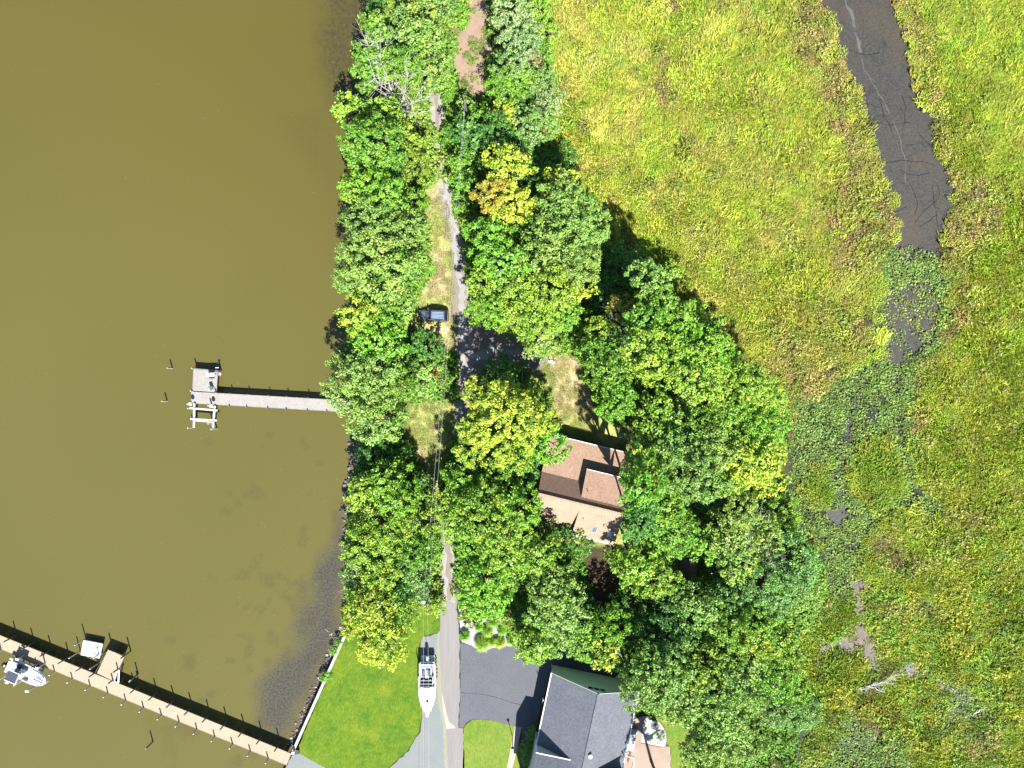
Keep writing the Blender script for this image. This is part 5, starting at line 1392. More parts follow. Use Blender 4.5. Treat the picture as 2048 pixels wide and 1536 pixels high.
sheet("white_stone_bed", BED_E, 1.045, m_stone, "white stone bed with plants behind the grey house", 0.03)
m_brick = surf("edging_brick", (0.36,0.21,0.15), (0.28,0.16,0.11), 2.0, rough=.9)
ed = tag(empty("brick_edging", (*P(1318, 1460, 1.0), 1.0)), "curved edging of single bricks round the white stone bed", "edging")
pth = [Vector(P(x, y, 1.0)) for x, y in ((1306,1440),(1318,1443),(1326,1452),(1332,1464),(1334,1480),(1331,1494),(1315,1494),(1300,1490),(1284,1486))]
brick = None; dist = 0
for a, b_ in zip(pth[:-1], pth[1:]):
    L = (b_ - a).length; n = max(1, int(L / .24)); an = math.atan2(b_.y - a.y, b_.x - a.x)
    for k in range(n):
        p = a.lerp(b_, (k + .5) / n)
        if brick is None: brick = MB().box((0, 0, 0), (.10, .21, .12)).build("brick", m_brick, ed); o = brick
        else: o = brick.copy(); COL.objects.link(o); o.parent = ed
        o.location = (p.x - ed.location.x, p.y - ed.location.y, .07 + R.uniform(-.01, .01)); o.rotation_euler = (0, 0, an + R.uniform(-.08, .08))

# little shed roof in the wood
sh = tag(empty("garden_shed", (*P(1375, 1142, 3.0), 1.0), math.radians(-8)), "little brown shed roof glimpsed between the dark trees", "shed")
MB().box((0, 0, 1.05), (2.4, 3.4, 2.1)).build("wall", m_cedar, sh)
m_shroof = surf("shed_shingles", (0.16,0.11,0.075), (0.12,0.085,0.06), 1.0, rough=.9)
MB().add([(-1.4, -1.9, 2.0), (0, -1.9, 2.8), (0, 1.9, 2.8), (-1.4, 1.9, 2.0)], [(0, 1, 2, 3)]).add([(0, -1.9, 2.8), (1.4, -1.9, 2.0), (1.4, 1.9, 2.0), (0, 1.9, 2.8)], [(0, 1, 2, 3)]).build("roof", m_shroof, sh)
# ------------------------------------------------------------------ docks
m_oldwood = surf("weathered_planks", (0.40,0.365,0.335), (0.34,0.31,0.285), 0.8, (0.24,0.215,0.195), 5.0, 0.9, 0.2, amt=.7)
m_oldwood2 = surf("weathered_beams", (0.28,0.27,0.27), (0.22,0.21,0.21), 1.0, rough=0.9)
m_tan = surf("tan_decking", (0.42,0.335,0.240), (0.39,0.31,0.220), 0.5, (0.33,0.26,0.18), 5.0, 0.85, 0.2, amt=.5)
m_pile = surf("pile_wood", (0.17,0.14,0.11), (0.11,0.09,0.07), 2.0, rough=.95)
m_pile_l = surf("pale_pile_wood", (0.46,0.43,0.39), (0.34,0.31,0.28), 2.0, rough=.9)
m_cap = surf("pile_cap", (0.75,0.74,0.73), rough=.5)
m_gap = surf("joist_wood", (0.10,0.08,0.06), rough=.95)

def plank_run(name, A, B_, w, z, mat, parent, pitch=0.15, gap=0.014, seam=None, th=0.04):
    """planks laid across the walk from A to B (world xy), each a box, joined as one part."""
    A, B_ = Vector(A), Vector(B_); d = (B_ - A); L = d.length; d /= L; nrm = Vector((-d.y, d.x))
    m = MB(); n = int(L / pitch); an = math.atan2(d.y, d.x)
    rr = random.Random(int(L * 100))
    for k in range(n):
        if seam and k % seam == 0 and k: continue_gap = .02
        else: continue_gap = 0
        p = A + d * ((k + .5) * pitch)
        o_ = rr.uniform(-.025, .025)
        m.box((p.x + nrm.x * o_, p.y + nrm.y * o_, z - th / 2 + rr.uniform(-.006, .006)), (pitch - gap - continue_gap, w, th), an)
    o = m.build(name, mat, parent, world=True); o["kind"] = "stuff"
    return o

# grey dock -----------------------------------------------------
ZA = 1.4
a0 = Vector(P(382, 795, ZA)); a1 = Vector(P(735, 815, ZA))
dA = (a1 - a0).normalized(); nA = Vector((-dA.y, dA.x)); wA = 22.5 * K * (H - ZA)
dockA = tag(empty("grey_dock", (a0.x, a0.y, 0)), "weathered grey plank dock with square end platform", "dock", "docks")
plank_run("walkway_planks", a0, a1, wA, ZA, m_oldwood, dockA)
for s_ in (-1, 1):
    q = nA * (s_ * (wA / 2 - .12))
    MB().beam((*(a0 + q), ZA - .16), (*(a1 + q), ZA - .16), .08, .22).build("joist", m_gap, dockA, world=True)
    q = nA * (s_ * (wA / 2 + .03))
    MB().beam((*(a0 + q), ZA - .06), (*(a1 + q), ZA - .06), .05, .17).build("edge_board", m_oldwood2, dockA, world=True)
# platform, planks running along x
pl = [P(387.5, 737, ZA), P(436, 741, ZA), P(432.5, 784, ZA), P(385, 782, ZA)]
pa, pb = (Vector(pl[0]) + Vector(pl[1])) / 2, (Vector(pl[2]) + Vector(pl[3])) / 2
plank_run("platform_planks", pb, pa, (Vector(pl[1]) - Vector(pl[0])).length, ZA + .004, m_oldwood, dockA)
for i, j in ((0, 1), (1, 2), (3, 0)):
    MB().beam((*pl[i], ZA - .05), (*pl[j], ZA - .05), .07, .2).build("edge_board", m_oldwood2, dockA, world=True)
pile_proto = {}
def pile(px, py, z0, z1, parent, mat, r=.12, cap=False, zref=None):
    """px, py: where the pile is seen at height zref."""
    x, y = P(px, py, z1 if zref is None else zref)
    o = MB().tube((x, y, -1.3), (x, y, z1), r, r * .92, 9).build("pile", mat, parent, world=True)
    if cap: MB().tube((x, y, z1), (x, y, z1 + .16), r * 1.12, r * .25, 9).build("cap", m_cap, o).location = (0, 0, 0)
    if cap:
        ch = o.children[0]
        for v in ch.data.vertices: v.co = v.co - Vector(parent.location)
    return o
for px in (460, 495, 537, 574, 616, 655, 700):
    t = (px - 382) / (735 - 382)
    c_ = a0.lerp(a1, t)
    for s_ in (-1, 1):
        q = c_ + nA * (s_ * (wA / 2 + .12))
        MB().tube((q.x, q.y, -1.3), (q.x, q.y, ZA + .42), .10, .09, 8).build("pile", m_pile, dockA, world=True)
for (x, y), m__ in zip(pl, (m_pile_l, m_pile, m_pile, m_pile_l)):
    MB().tube((x, y, -1.3), (x, y, ZA + .75), .12, .11, 8).build("pile", m__, dockA, world=True)
for px, py in ((383, 808), (424, 811)):
    q = Vector(P(px, py, ZA)); MB().tube((q.x, q.y, -1.3), (q.x, q.y, ZA + 1.5), .13, .12, 8).build("pile", m_pile_l, dockA, world=True)

# open boat lift south of the grey dock
lf = tag(empty("open_boat_lift", (*P(407, 833, 0), 0)), "empty white beamed boat lift south of the grey dock", "boat lift", "boat lifts")
m_lift = surf("lift_beams", (0.58,0.56,0.55), (0.48,0.46,0.45), 1.5, rough=.7)
ZL = 1.7
for (a, b_) in (((389, 807), (388, 855)), ((430, 812), (426, 857))):
    MB().beam((*P(*a, ZL), ZL), (*P(*b_, ZL), ZL), .30, .22).build("beam", m_lift, lf, world=True)
for (a, b_, w_) in (((377, 816), (435, 821), .28), ((381, 838), (434, 841), .28), ((388, 841.5), (428, 845), .12)):
    MB().beam((*P(*a, ZL + .2), ZL + .2), (*P(*b_, ZL + .2), ZL + .2), w_, .16).build("cradle_beam", m_lift, lf, world=True)
for px, py, h in ((390, 854, 2.6), (434, 857, 2.3), (427, 846, 2.1), (389, 816, 2.4)):
    pile(px, py, 0, h, lf, m_pile_l, .12, zref=0)
for px, py in ((380, 808), (422, 812)):
    MB().tube((*P(px, py, 2.9), 2.7), (*P(px + 1, py, 2.9), 3.1), .30, .26, 10).build("winch_motor", m_cap, lf, world=True)
# things standing on the grey platform
bn = tag(empty("fish_cleaning_table", (*P(426, 750, ZA), ZA)), "small white topped cleaning table on the grey platform", "table")
MB().box((0, 0, .9), (1.1, .55, .05)).build("table_top", m_cap, bn)
for sx in (-.45, .45):
    for sy in (-.2, .2): MB().box((sx, sy, .45), (.06, .06, .88)).build("leg", m_pile_l, bn)
cl_ = tag(empty("cooler", (*P(425, 754.5, ZA), ZA)), "small dark box below the cleaning table", "cooler")
MB().box((0, 0, .18), (.62, .38, .36)).build("body", surf("dark_blue_plastic", (0.03,0.03,0.05), rough=.4), cl_); MB().box((0, 0, .39), (.66, .42, .06)).build("lid", surf("navy_lid", (0.05,0.05,0.08), rough=.4), cl_)
ch_ = tag(empty("dock_chair", (*P(425, 776, ZA), ZA), .4), "dark green folding chair at the platform corner", "chair")
m_gch = surf("green_canvas", (0.04,0.12,0.09), rough=.8)
MB().box((0, 0, .42), (.55, .5, .05)).build("seat", m_gch, ch_); MB().box((0, .27, .72), (.55, .05, .6)).build("backrest", m_gch, ch_)
for sx in (-.25, .25):
    for sy in (-.22, .22): MB().box((sx, sy, .2), (.04, .04, .4)).build("leg", m_blk, ch_)
ld = tag(empty("dock_ladder", (*P(435, 748, ZA), ZA)), "white ladder rails on the platform's east edge", "ladder")
for sy in (-.25, .25):
    MB().tube((0, sy, -1.6), (0, sy, .9), .035, n=6).tube((0, sy, .9), (-.45, sy, .6), .035, n=6).build("rail", m_cap, ld)
for k in range(5): MB().box((0.0, 0, -1.3 + k * .3), (.08, .5, .03)).build("rung", m_cap, ld)
MB().box((0.05, 1.0, .3), (.5, .12, .08)).build("brace", m_cap, ld)

# tan dock ------------------------------------------------------
ZB = 1.6
def BL_(px, py): return Vector(P(px, py, ZB))
u0, u1 = BL_(-60, 1246.6), BL_(584, 1508.5)
l0, l1 = BL_(-60, 1273), BL_(575, 1531)
b0, b1 = (u0 + l0) / 2, (u1 + l1) / 2
dB = (b1 - b0).normalized(); nB = Vector((-dB.y, dB.x)); wB = abs((u0 - l0).dot(nB)) * .5 + abs((u1 - l1).dot(nB)) * .5
dockB = tag(empty("tan_dock", (b1.x, b1.y, 0)), "long tan decked dock with dark piles in the lower left", "dock", "docks")
plank_run("walkway_planks", b0, b1, wB, ZB, m_tan, dockB, seam=19)
for s_ in (-1, 1):
    q = nB * (s_ * (wB / 2 - .1))
    MB().beam((*(b0 + q), ZB - .16), (*(b1 + q), ZB - .16), .08, .24).build("joist", m_gap, dockB, world=True)
    q = nB * (s_ * (wB / 2 + .03))
    MB().beam((*(b0 + q), ZB - .07), (*(b1 + q), ZB - .07), .05, .18).build("edge_board", surf("tan_edge", (0.26,0.18,0.11), rough=.85), dockB, world=True)
tq = [BL_(216, 1299.5), BL_(249.5, 1312), BL_(230, 1362), BL_(190, 1346)]
ta, tb = (tq[2] + tq[3]) / 2, (tq[0] + tq[1]) / 2
plank_run("tee_planks", ta, tb, (tq[1] - tq[0]).length, ZB + .005, m_tan, dockB)
for i, j in ((0, 1), (1, 2), (3, 0)):
    MB().beam((*tq[i], ZB - .07), (*tq[j], ZB - .07), .06, .2).build("edge_board", m_gap, dockB, world=True)
step = 35.6 / .925 * K * (H - ZB)
ZP = 3.0
def dpile(pxx, side, cap, mat):
    t = (pxx - 0.0)
    base = BL_(pxx, 0)
    # point on the walk's edge whose photo x is pxx
    x = base.x; e = b0 + nB * (side * (wB / 2 + .13)); s = (x - e.x) / dB.x
    q = e + dB * s
    o = MB().tube((q.x, q.y, -1.3), (q.x, q.y, ZP), .115, .105, 9).build("pile", mat, dockB, world=True)
    if cap:
        c = MB().tube((q.x, q.y, ZP), (q.x, q.y, ZP + .14), .125, .03, 9).build("cap", m_cap, o)
        for v in c.data.vertices: v.co = v.co - Vector(dockB.location)
for k in range(18):
    px_ = 20 + k * 35.6
    if px_ < 560 and not (190 < px_ < 240): dpile(px_, 1, False, m_pile)  # dark wood colour stands in for the shaded sides of these piles
for k in range(19):
    px_ = -33 + k * 35.6
    if px_ < 545 and px_ > -40: dpile(px_, -1, True, m_pile_l)
for (x, y) in ((214, 1302), (251, 1310), (236, 1338), (226, 1360), (188, 1347)):
    q = BL_(x, y); MB().tube((q.x, q.y, -1.3), (q.x, q.y, ZP), .12, .11, 9).build("pile", m_pile, dockB, world=True)
bk = MB()
for a, b_ in (((238, 1339), (236.5, 1366)), ((236, 1341), (229, 1361)), ((229, 1361), (237, 1366)), ((239.5, 1339), (238.5, 1365))):
    bk.beam((*BL_(*a), ZB + .1), (*BL_(*b_), ZB + .1), .10, .06)
bk.build("white_brace", m_cap, dockB, world=True)

# lone mooring piles
for i, (bx, by, h, lab) in enumerate(((345, 736.5, 1.8, "lone upper mooring pile west of the grey dock"), (334.5, 802, 1.8, "lone mooring pile left of the empty boat lift"),
                       (276.5, 1348, 2.5, "mooring pile just above the tan dock beside the tee"), (266, 1357, 1.2, "short pale pile beside the taller one above the tan dock"),
                       (306, 1483, 2.3, "isolated dark pile below the tan dock"))):
    x, y = P(bx, by, 0)
    r_ = tag(empty("mooring_pile", (x, y, 0)), lab, "mooring pile", "mooring piles")
    MB().tube((0, 0, -1.3), (0, 0, h), .12, .11, 9).build("post", m_pile_l if i in (0, 1, 3) else m_pile, r_)
    MB().tube((0, 0, h), (0, 0, h + .06), .10, .05, 9).build("cap", m_pile_l, r_)

# white lift platform with four piles -------------------------------------
lp = tag(empty("covered_lift", (*P(183, 1300, 0), 0)), "white square lift platform above the tan dock", "boat lift", "boat lifts")
cq = [Vector(P(*p_, 1.1)) for p_ in ((160.5, 1310.4), (198, 1317.4), (205, 1287.6), (166, 1280))]
MB().slab([(q.x, q.y, 1.1) for q in cq], .35).build("platform", m_cap, lp, bevel=.12, world=True)
m_hatch = surf("hatch_grey", (0.24,0.27,0.25), rough=.6)
for px, py in ((195, 1293), (192, 1309)):
    x, y = P(px, py, 1.1); MB().box((x, y, 1.115), (.72, .46, .05), math.radians(-12)).build("hatch", m_hatch, lp, world=True)
for px, py, h in ((172, 1277, 3.0), (161, 1302, 3.0), (206, 1304, 2.6), (199, 1325, 2.6)):
    pile(px, py, 0, h, lp, m_pile_l, .10, True, zref=0)

# ------------------------------------------------------------------ seawall with cap planks, rocks at its foot
sw0, sw1 = Vector(P(692, 1266, 1.25)), Vector(P(585, 1505, 1.25))
sw = tag(empty("seawall", (sw1.x, sw1.y, 0)), "straight timber seawall with pale cap along the lawn", "seawall")
dS = (sw1 - sw0); LS = dS.length; dS /= LS; nS = Vector((dS.y, -dS.x))
MB().beam((*(sw0), 0.1), (*(sw1), 0.1), .18, 2.1).build("wall_face", m_gap, sw, world=True)
ncap = 9
for k in range(ncap):
    a, b_ = sw0.lerp(sw1, k / ncap + .001), sw0.lerp(sw1, (k + 1) / ncap - .001)
    MB().beam((*(a), 1.2), (*(b_), 1.2), .42, .09).build("cap_board", surf("cap_wood", (0.52,0.45,0.38), (0.44,0.38,0.32), .7, rough=.85), sw, world=True)
for k in range(16):
    p = sw0.lerp(sw1, (k + .5) / 16) - Vector((0.26, 0.1))
    MB().tube((p.x, p.y, -.8), (p.x, p.y, 1.05), .11, .10, 7).build("pile", m_gap, sw, world=True)
def rocks(name, path, n, spread, rmin, rmax, label, mat, z0=0.1):
    m = MB(); rr = random.Random(len(path) * 7 + n)
    P_ = [Vector(P(x, y, .2)) for x, y in path]
    segs = [(a, b_) for a, b_ in zip(P_[:-1], P_[1:])]; tot = [(b_ - a).length for a, b_ in segs]
    for k in range(n):
        i = rr.choices(range(len(segs)), tot)[0]; a, b_ = segs[i]; c = a.lerp(b_, rr.random()) + Vector((rr.gauss(0, spread), rr.gauss(0, spread * .4)))
        r_ = rr.uniform(rmin, rmax); rings = []
        for zz_, kk in ((-.5, .7), (.1, 1.0), (.55, .65)):
            rings.append([(c.x + math.cos(t / 6 * 6.283) * r_ * kk * rr.uniform(.75, 1.2), c.y + math.sin(t / 6 * 6.283) * r_ * kk * rr.uniform(.75, 1.2), z0 + zz_ * r_ * rr.uniform(.8, 1.2)) for t in range(6)])
        m.loft(rings, rr.choice((0, 0, 1, 1, 1, 1, 2)))
    return tag(m.build(name, mat), label, None, None, "stuff")
m_rk = [surf("rock_grey", (0.22,0.21,0.20), (0.12,0.11,0.11), 3.0, rough=.9), surf("rock_dark", (0.08,0.075,0.075), rough=.9), surf("rock_pale", (0.42,0.36,0.31), rough=.9)]
rocks("revetment_stones", [(726,868),(722,905),(722,925),(712,965),(706,990)], 420, .75, .12, .38, "loose stones piled along the bank south of the grey dock", m_rk, .25)
rocks("seawall_stones", [(688,1250),(668,1300),(640,1365),(612,1430),(584,1492)], 420, .45, .08, .28, "dark stones lying at the foot of the seawall", m_rk, .05)
rocks("shore_stones", [(698,1010),(700,1060),(702,1120)], 160, .6, .10, .25, "dark stones at the shaded shore below the revetment", m_rk, .1)
for i, (px, py, r_, lab) in enumerate(((655,1352,10,"round green shrub growing through the seawall stones"), (644,1358,7,"smaller green shrub beside the round one by the seawall"), (668,1302,9,"green shrub on the stones near the seawall top"), (676,1285,8,"small green shrub under the seawall's top end"), (694,1238,12,"green shrub on the sandy bank above the seawall"))):
    tree(px, py, r_, 1.6, 'V', .05, 'm', lab, cat="shrub", name="shrub", group="shrubs at the seawall foot", gz=.1)
# gate posts and box where the tan dock lands
gt = tag(empty("dock_power_box", (*P(588, 1503, 1.5), 1.0)), "white power pedestal and hose box at the tan dock foot", "power box")
MB().box((0, 0, .5), (.35, .35, 1.0)).build("pedestal", m_cap, gt); MB().box((.5, -.1, .25), (.5, .6, .5)).build("hose_box", m_blk, gt); MB().box((0, 0, 1.03), (.42, .42, .06)).build("lid", m_cap, gt)
# ------------------------------------------------------------------ boats
m_gel = surf("white_gelcoat", (0.80,0.80,0.80), rough=.22, spec=.6)
m_gel2 = surf("shaded_offwhite_deck", (0.33,0.36,0.40), (0.27,0.30,0.34), 2.0, rough=.6, obj=True)  # off-white darkened: cockpit shading is put into the colour
m_navy = surf("navy_canvas", (0.035,0.035,0.060), (0.05,0.05,0.08), 3.0, rough=.7, obj=True)
m_navygl = surf("tinted_glass", (0.015,0.02,0.04), rough=.08, spec=.9)
m_steel = surf("boat_rail", (0.6,0.62,0.64), rough=.25, metal=.9)
m_eng = surf("outboard_black", (0.02,0.02,0.022), rough=.25, spec=.6)
m_seat = surf("shaded_seat_vinyl", (0.27,0.30,0.34), rough=.5)  # vinyl greyed so the cockpit shading sits in its base colour
m_trail = surf("trailer_steel", (0.35,0.36,0.37), rough=.5, metal=.6)
m_tyre = surf("tyre_rubber", (0.025,0.025,0.025), rough=.9)

def hull(L, B, D, sheer=.25, bowpow=2.2, n=14, transom=.82, cock=(.04, .42), blunt=1.0):
    """stern at x=0, bow at x=L; returns rings (keel-chine-gunwale) and the deck outline."""
    rings, deck = [], []
    for i in range(n + 1):
        t = i / n
        w = B / 2 * (1 - max(0, (t - .45) / .55) ** bowpow) ** blunt * (transom + (1 - transom) * min(1, t / .3))
        w = max(w, .03)
        zk = D * .02 + D * .62 * max(0, (t - .6) / .4) ** 2.2
        zg = D + sheer * t * t
        ch = .72 + .1 * (1 - t)
        x = L * t * (1 if t < .9 else 1)
        zf = zg - .55 if cock[0] < t < cock[1] else zg + .01
        rings.append([(x, -w, zg), (x, -w * ch, D * .42 + zk * .5), (x, 0, zk), (x, w * ch, D * .42 + zk * .5), (x, w, zg), (x, w * .90, zg + .03), (x, w * .86, zf), (x, -w * .86, zf), (x, -w * .90, zg + .03)])
        deck.append((x, w, zg))
    return rings, deck

# cabin cruiser on the trailer, bow to the south
cz = 1.0
cr = tag(empty("cabin_cruiser", (*P(855, 1322, 2.6), cz), math.radians(-90)), "white cabin cruiser parked on its trailer beside the lane", "boat", "boats")
rings, deck = hull(8.0, 2.75, 1.35, .35, bowpow=2.7, n=18, cock=(.03, .47), blunt=.85)
hb = MB(); hb.loft([[(x, y, z + .75) for x, y, z in r] for r in rings]); hb.build("hull", m_gel, cr, smooth=False)
zt = .75 + 1.40
m = MB()                                                  # foredeck and trunk cabin
sec = []
for t in (0, .12, .3, .5, .7, .86, 1):
    x = 3.55 + t * 3.9; w = 1.22 * (1 - t ** 2.5) ** .9 + .04; h = .42 * (1 - t ** 2) + .10
    sec.append([(x, -w, zt + .1 * t), (x, -w * .8, zt + h + .1), (x, -w * .35, zt + h * 1.15 + .13), (x, w * .35, zt + h * 1.15 + .13), (x, w * .8, zt + h + .1), (x, w, zt + .1 * t)])
m.loft(sec); m.build("cabin_top", m_gel, cr, smooth=True)
MB().tube((5.85, .12, zt + .50), (5.85, .12, zt + .66), .24, .22, 16).build("deck_hatch", m_navygl, cr)
MB().tube((4.8, -.28, zt + .55), (4.85, -.28, zt + .66), .09, .05, 10).build("vent", m_gel2, cr)
MB().box((1.9, 0, zt - .46), (3.2, 2.05, .08)).build("cockpit_floor", m_gel2, cr)
for sy in (-1, 1): MB().box((1.75, sy * 1.16, zt - .2), (3.1, .22, .5)).build("coaming", m_gel, cr)
# windscreen
ws = MB()
for a, b_ in (((3.7, -1.0), (3.95, -.45)), ((3.95, -.45), (3.97, .45)), ((3.97, .45), (3.7, 1.0)), ((3.7, 1.0), (2.9, 1.12)), ((3.7, -1.0), (2.9, -1.12))):
    ws.add([(a[0], a[1], zt + .3), (b_[0], b_[1], zt + .3), (b_[0] - .32, b_[1] * .9, zt + .85), (a[0] - .32, a[1] * .9, zt + .85)], [(0, 1, 2, 3)])
ws.build("windscreen", m_navygl, cr)
for (x, y, sx_, sy_) in ((3.3, .55, .5, .55), (3.3, -.55, .5, .55), (2.75, .5, .5, .5), (2.75, -.5, .5, .5)):
    MB().box((x, y, zt - .1), (sx_ * .8, sy_ * .8, .5)).build("seat", m_navy if x < 3 else m_eng, cr, bevel=.04)
MB().box((1.95, -.62, zt - .28), (1.15, .34, .3)).build("side_bench", m_navy, cr); MB().box((1.75, .30, zt - .3), (.9, .36, .35)).build("engine_cover", m_navy, cr)
MB().box((1.9, -.05, zt - .28), (1.2, .18, .35)).build("bait_locker", m_seat, cr)
MB().box((.42, 0, zt - .12), (.42, 2.0, .45)).build("stern_bench", m_seat, cr, bevel=.05)
# hardtop arch with stern canvas frame
ar = MB()
for sy in (-1, 1):
    ar.tube((2.3, sy * 1.2, zt), (1.9, sy * 1.15, zt + 1.9), .04, n=6); ar.tube((3.0, sy * 1.15, zt + .3), (2.5, sy * 1.1, zt + 1.9), .04, n=6)
    ar.tube((1.5, sy * 1.12, zt + 1.9), (2.6, sy * 1.1, zt + 1.9), .04, n=6)
for x in (1.5, 2.1, 2.6): ar.tube((x, -1.12, zt + 1.9), (x, 1.12, zt + 1.9), .035, n=6)
ar.build("arch_frame", m_gel, cr)
rl = MB()
for sy in (-1, 1):
    pts = [(4.2, sy * 1.25), (5.4, sy * 1.12), (6.6, sy * .85), (7.4, sy * .5), (8.1, sy * .1)]
    for a, b_ in zip(pts[:-1], pts[1:]): rl.tube((*a, zt + .72), (*b_, zt + .72), .022, n=5)
    for a in pts: rl.tube((*a, zt + .15), (*a, zt + .72), .018, n=5)
rl.build("bow_rail", m_steel, cr)
MB().box((8.0, 0, zt + .28), (.9, .34, .10)).build("bow_pulpit", m_gel, cr, bevel=.03)
MB().box((-.35, 0, 1.15), (.7, 2.1, .10)).build("swim_platform", m_gel, cr, bevel=.03)
eo = MB().box((-.55, 0.05, 1.7), (.75, .48, .75)).build("outdrive", m_gel2, cr, bevel=.08)
MB().tube((-.6, .05, .6), (-.5, .05, 1.5), .10, n=8).build("outdrive_leg", m_eng, cr)
at_ = MB().tube((-.1, .3, zt), (-.6, .2, zt + 2.6), .03, .012, 5); at_.build("antenna", m_gel, cr)
# stern-side grey fenders
for k in range(3): MB().tube((1.2 + k * .6, 1.48, zt - .1), (1.2 + k * .6, 1.50, zt - .75), .10, n=8).build("fender", m_eng, cr)
tr = tag(empty("boat_trailer", (*P(855, 1322, 1.5), 1.0), math.radians(-90)), "steel twin axle trailer under the white cabin cruiser", "trailer")
for sy in (-1, 1): MB().beam((-.2, sy * .8, .55), (6.0, sy * .8, .55), .1, .15).build("rail", m_trail, tr)
for x in (1.6, 2.6):
    MB().beam((x, -1.15, .4), (x, 1.15, .4), .1, .1).build("axle", m_trail, tr)
    for sy in (-1, 1):
        w_ = MB().tube((x, sy * 1.05, .36), (x, sy * 1.27, .36), .36, n=16).build("wheel", m_tyre, tr)
        MB().tube((x, sy * 1.275, .36), (x, sy * 1.285, .36), .18, n=10).build("rim", m_trail, w_)
MB().beam((6.0, 0, .55), (8.9, 0, .5), .12, .12).beam((6.0, -.8, .55), (6.6, 0, .54), .1, .1).beam((6.0, .8, .55), (6.6, 0, .54), .1, .1).build("tongue", m_trail, tr)
for x in (1.0, 3.2, 5.0): MB().box((x, 0, .72), (.2, 1.6, .28)).build("bunk", m_navy, tr)
MB().tube((8.2, 0, 0), (8.2, 0, .8), .05, n=6).build("jack", m_trail, tr)

# centre console on the lift, bow to the lower right
cb0, cb1 = Vector(P(12, 1331, 2.9)), Vector(P(92, 1366, 2.9))
an = math.atan2(cb1.y - cb0.y, cb1.x - cb0.x)
cc = tag(empty("centre_console_boat", (cb0.x, cb0.y, 1.5), an), "white open boat with navy top hanging on the lift by the tan dock", "boat", "boats")
rings, deck = hull((cb1 - cb0).length, 2.6, 1.15, .3, 3.0, 20, .92, cock=(.05, .62), blunt=.6)
Lc = (cb1 - cb0).length
MB().loft([[(x, y, z) for x, y, z in r] for r in rings]).build("hull", m_gel, cc)
MB().box((Lc * .34, 0, .68), (Lc * .5, 1.9, .06)).build("cockpit_floor", m_gel2, cc)
sec = []
for t in (0, .3, .6, .85, 1):
    x = Lc * .60 + t * Lc * .37; w = 1.14 * (1 - t ** 3.4) ** .6 + .05
    sec.append([(x, -w, 1.22), (x, -w * .9, 1.45 + .2 * t), (x, w * .9, 1.45 + .2 * t), (x, w, 1.22)])
MB().loft(sec).build("bow_deck", m_gel, cc)
MB().box((Lc * .84, .08, 1.70), (Lc * .24, .17, .06)).build("deck_stripe", m_navy, cc).rotation_euler = (0, -.03, 0)
MB().box((Lc * .80, .46, 1.67), (Lc * .16, .10, .05)).build("deck_stripe", surf("soft_blue", (0.35,0.42,0.5), rough=.5), cc)
MB().box((Lc * .43, 0, 1.75), (.85, .95, 1.05)).build("console", m_gel, cc, bevel=.08)
MB().box((Lc * .43 + .2, 0, 2.4), (.08, .85, .4)).build("windscreen", m_navygl, cc)
MB().box((Lc * .30, 0, 1.62), (.5, 1.0, .75)).build("helm_seat", m_seat, cc, bevel=.06)
MB().box((Lc * .31, .75, 1.5), (.75, .42, .5)).build("cooler_seat", m_navy, cc, bevel=.05)
tt = MB()
for sx in (-.7, .7):
    for sy in (-.62, .62): tt.tube((Lc * .36 + sx * .6, sy, 1.25), (Lc * .36 + sx, sy, 3.25), .035, n=6)
tt.build("top_frame", m_gel, cc)
tp_ = MB().box((Lc * .36, -.05, 3.30), (1.75, 1.65, .06)).build("canvas_top", m_navy, cc, bevel=.03)
MB().box((Lc * .36, -.9, 3.285), (1.85, .09, .09)).box((Lc * .36, .80, 3.285), (1.85, .09, .09)).box((Lc * .36 + .92, -.05, 3.285), (.09, 1.7, .09)).build("top_rim", m_gel, cc)
MB().box((-.35, 0, 1.35), (.62, .48, .65)).build("outboard_cowl", m_eng, cc, bevel=.12)
MB().tube((-.45, 0, .2), (-.35, 0, 1.2), .12, .10, 8).build("outboard_leg", m_eng, cc)
MB().box((.25, .0, 1.28), (.3, 1.7, .25)).build("stern_bench", m_gel, cc, bevel=.05)
rl = MB()
for sy in (-1, 1): rl.tube((Lc * .62, sy * 1.1, 1.75), (Lc * .9, sy * .75, 1.85), .02, n=5)
rl.build("bow_rail", m_steel, cc)
bl = tag(empty("boat_lift", (*P(55, 1350, 0), 0)), "four pile boat lift holding the open boat with navy top", "boat lift", "boat lifts")
dc = (cb1 - cb0).normalized(); nc = Vector((-dc.y, dc.x))
for t in (.22, .72):
    c_ = cb0 + dc * (Lc * t)
    MB().beam((*(c_ - nc * 2.1), 1.35), (*(c_ + nc * 2.1), 1.35), .22, .22).build("cradle_beam", m_lift, bl, world=True)
    for s_ in (-1, 1):
        q = c_ + nc * (s_ * 2.0)
        MB().tube((q.x, q.y, -1.3), (q.x, q.y, 3.4), .12, .11, 9).build("pile", m_pile_l, bl, world=True)
        MB().box((q.x, q.y, 3.5), (.5, .28, .22), an + .2).build("winch_motor", m_cap, bl, world=True)
for s_ in (-1, 1):
    a, b_ = cb0 + dc * (Lc * .2) + nc * (s_ * .7), cb0 + dc * (Lc * .75) + nc * (s_ * .7)
    MB().beam((*a, 1.52), (*b_, 1.52), .12, .12).build("bunk", m_lift, bl, world=True)
for t, s_, l_ in ((.10, -1, 2.2), (.45, -1, 2.2)):
    c_ = cb0 + dc * (Lc * t) + nc * (s_ * 1.45)
    MB().tube((c_.x, c_.y, -1.3), (c_.x, c_.y, 4.4), .09, .08, 8).build("guide_pole", m_cap, bl, world=True)

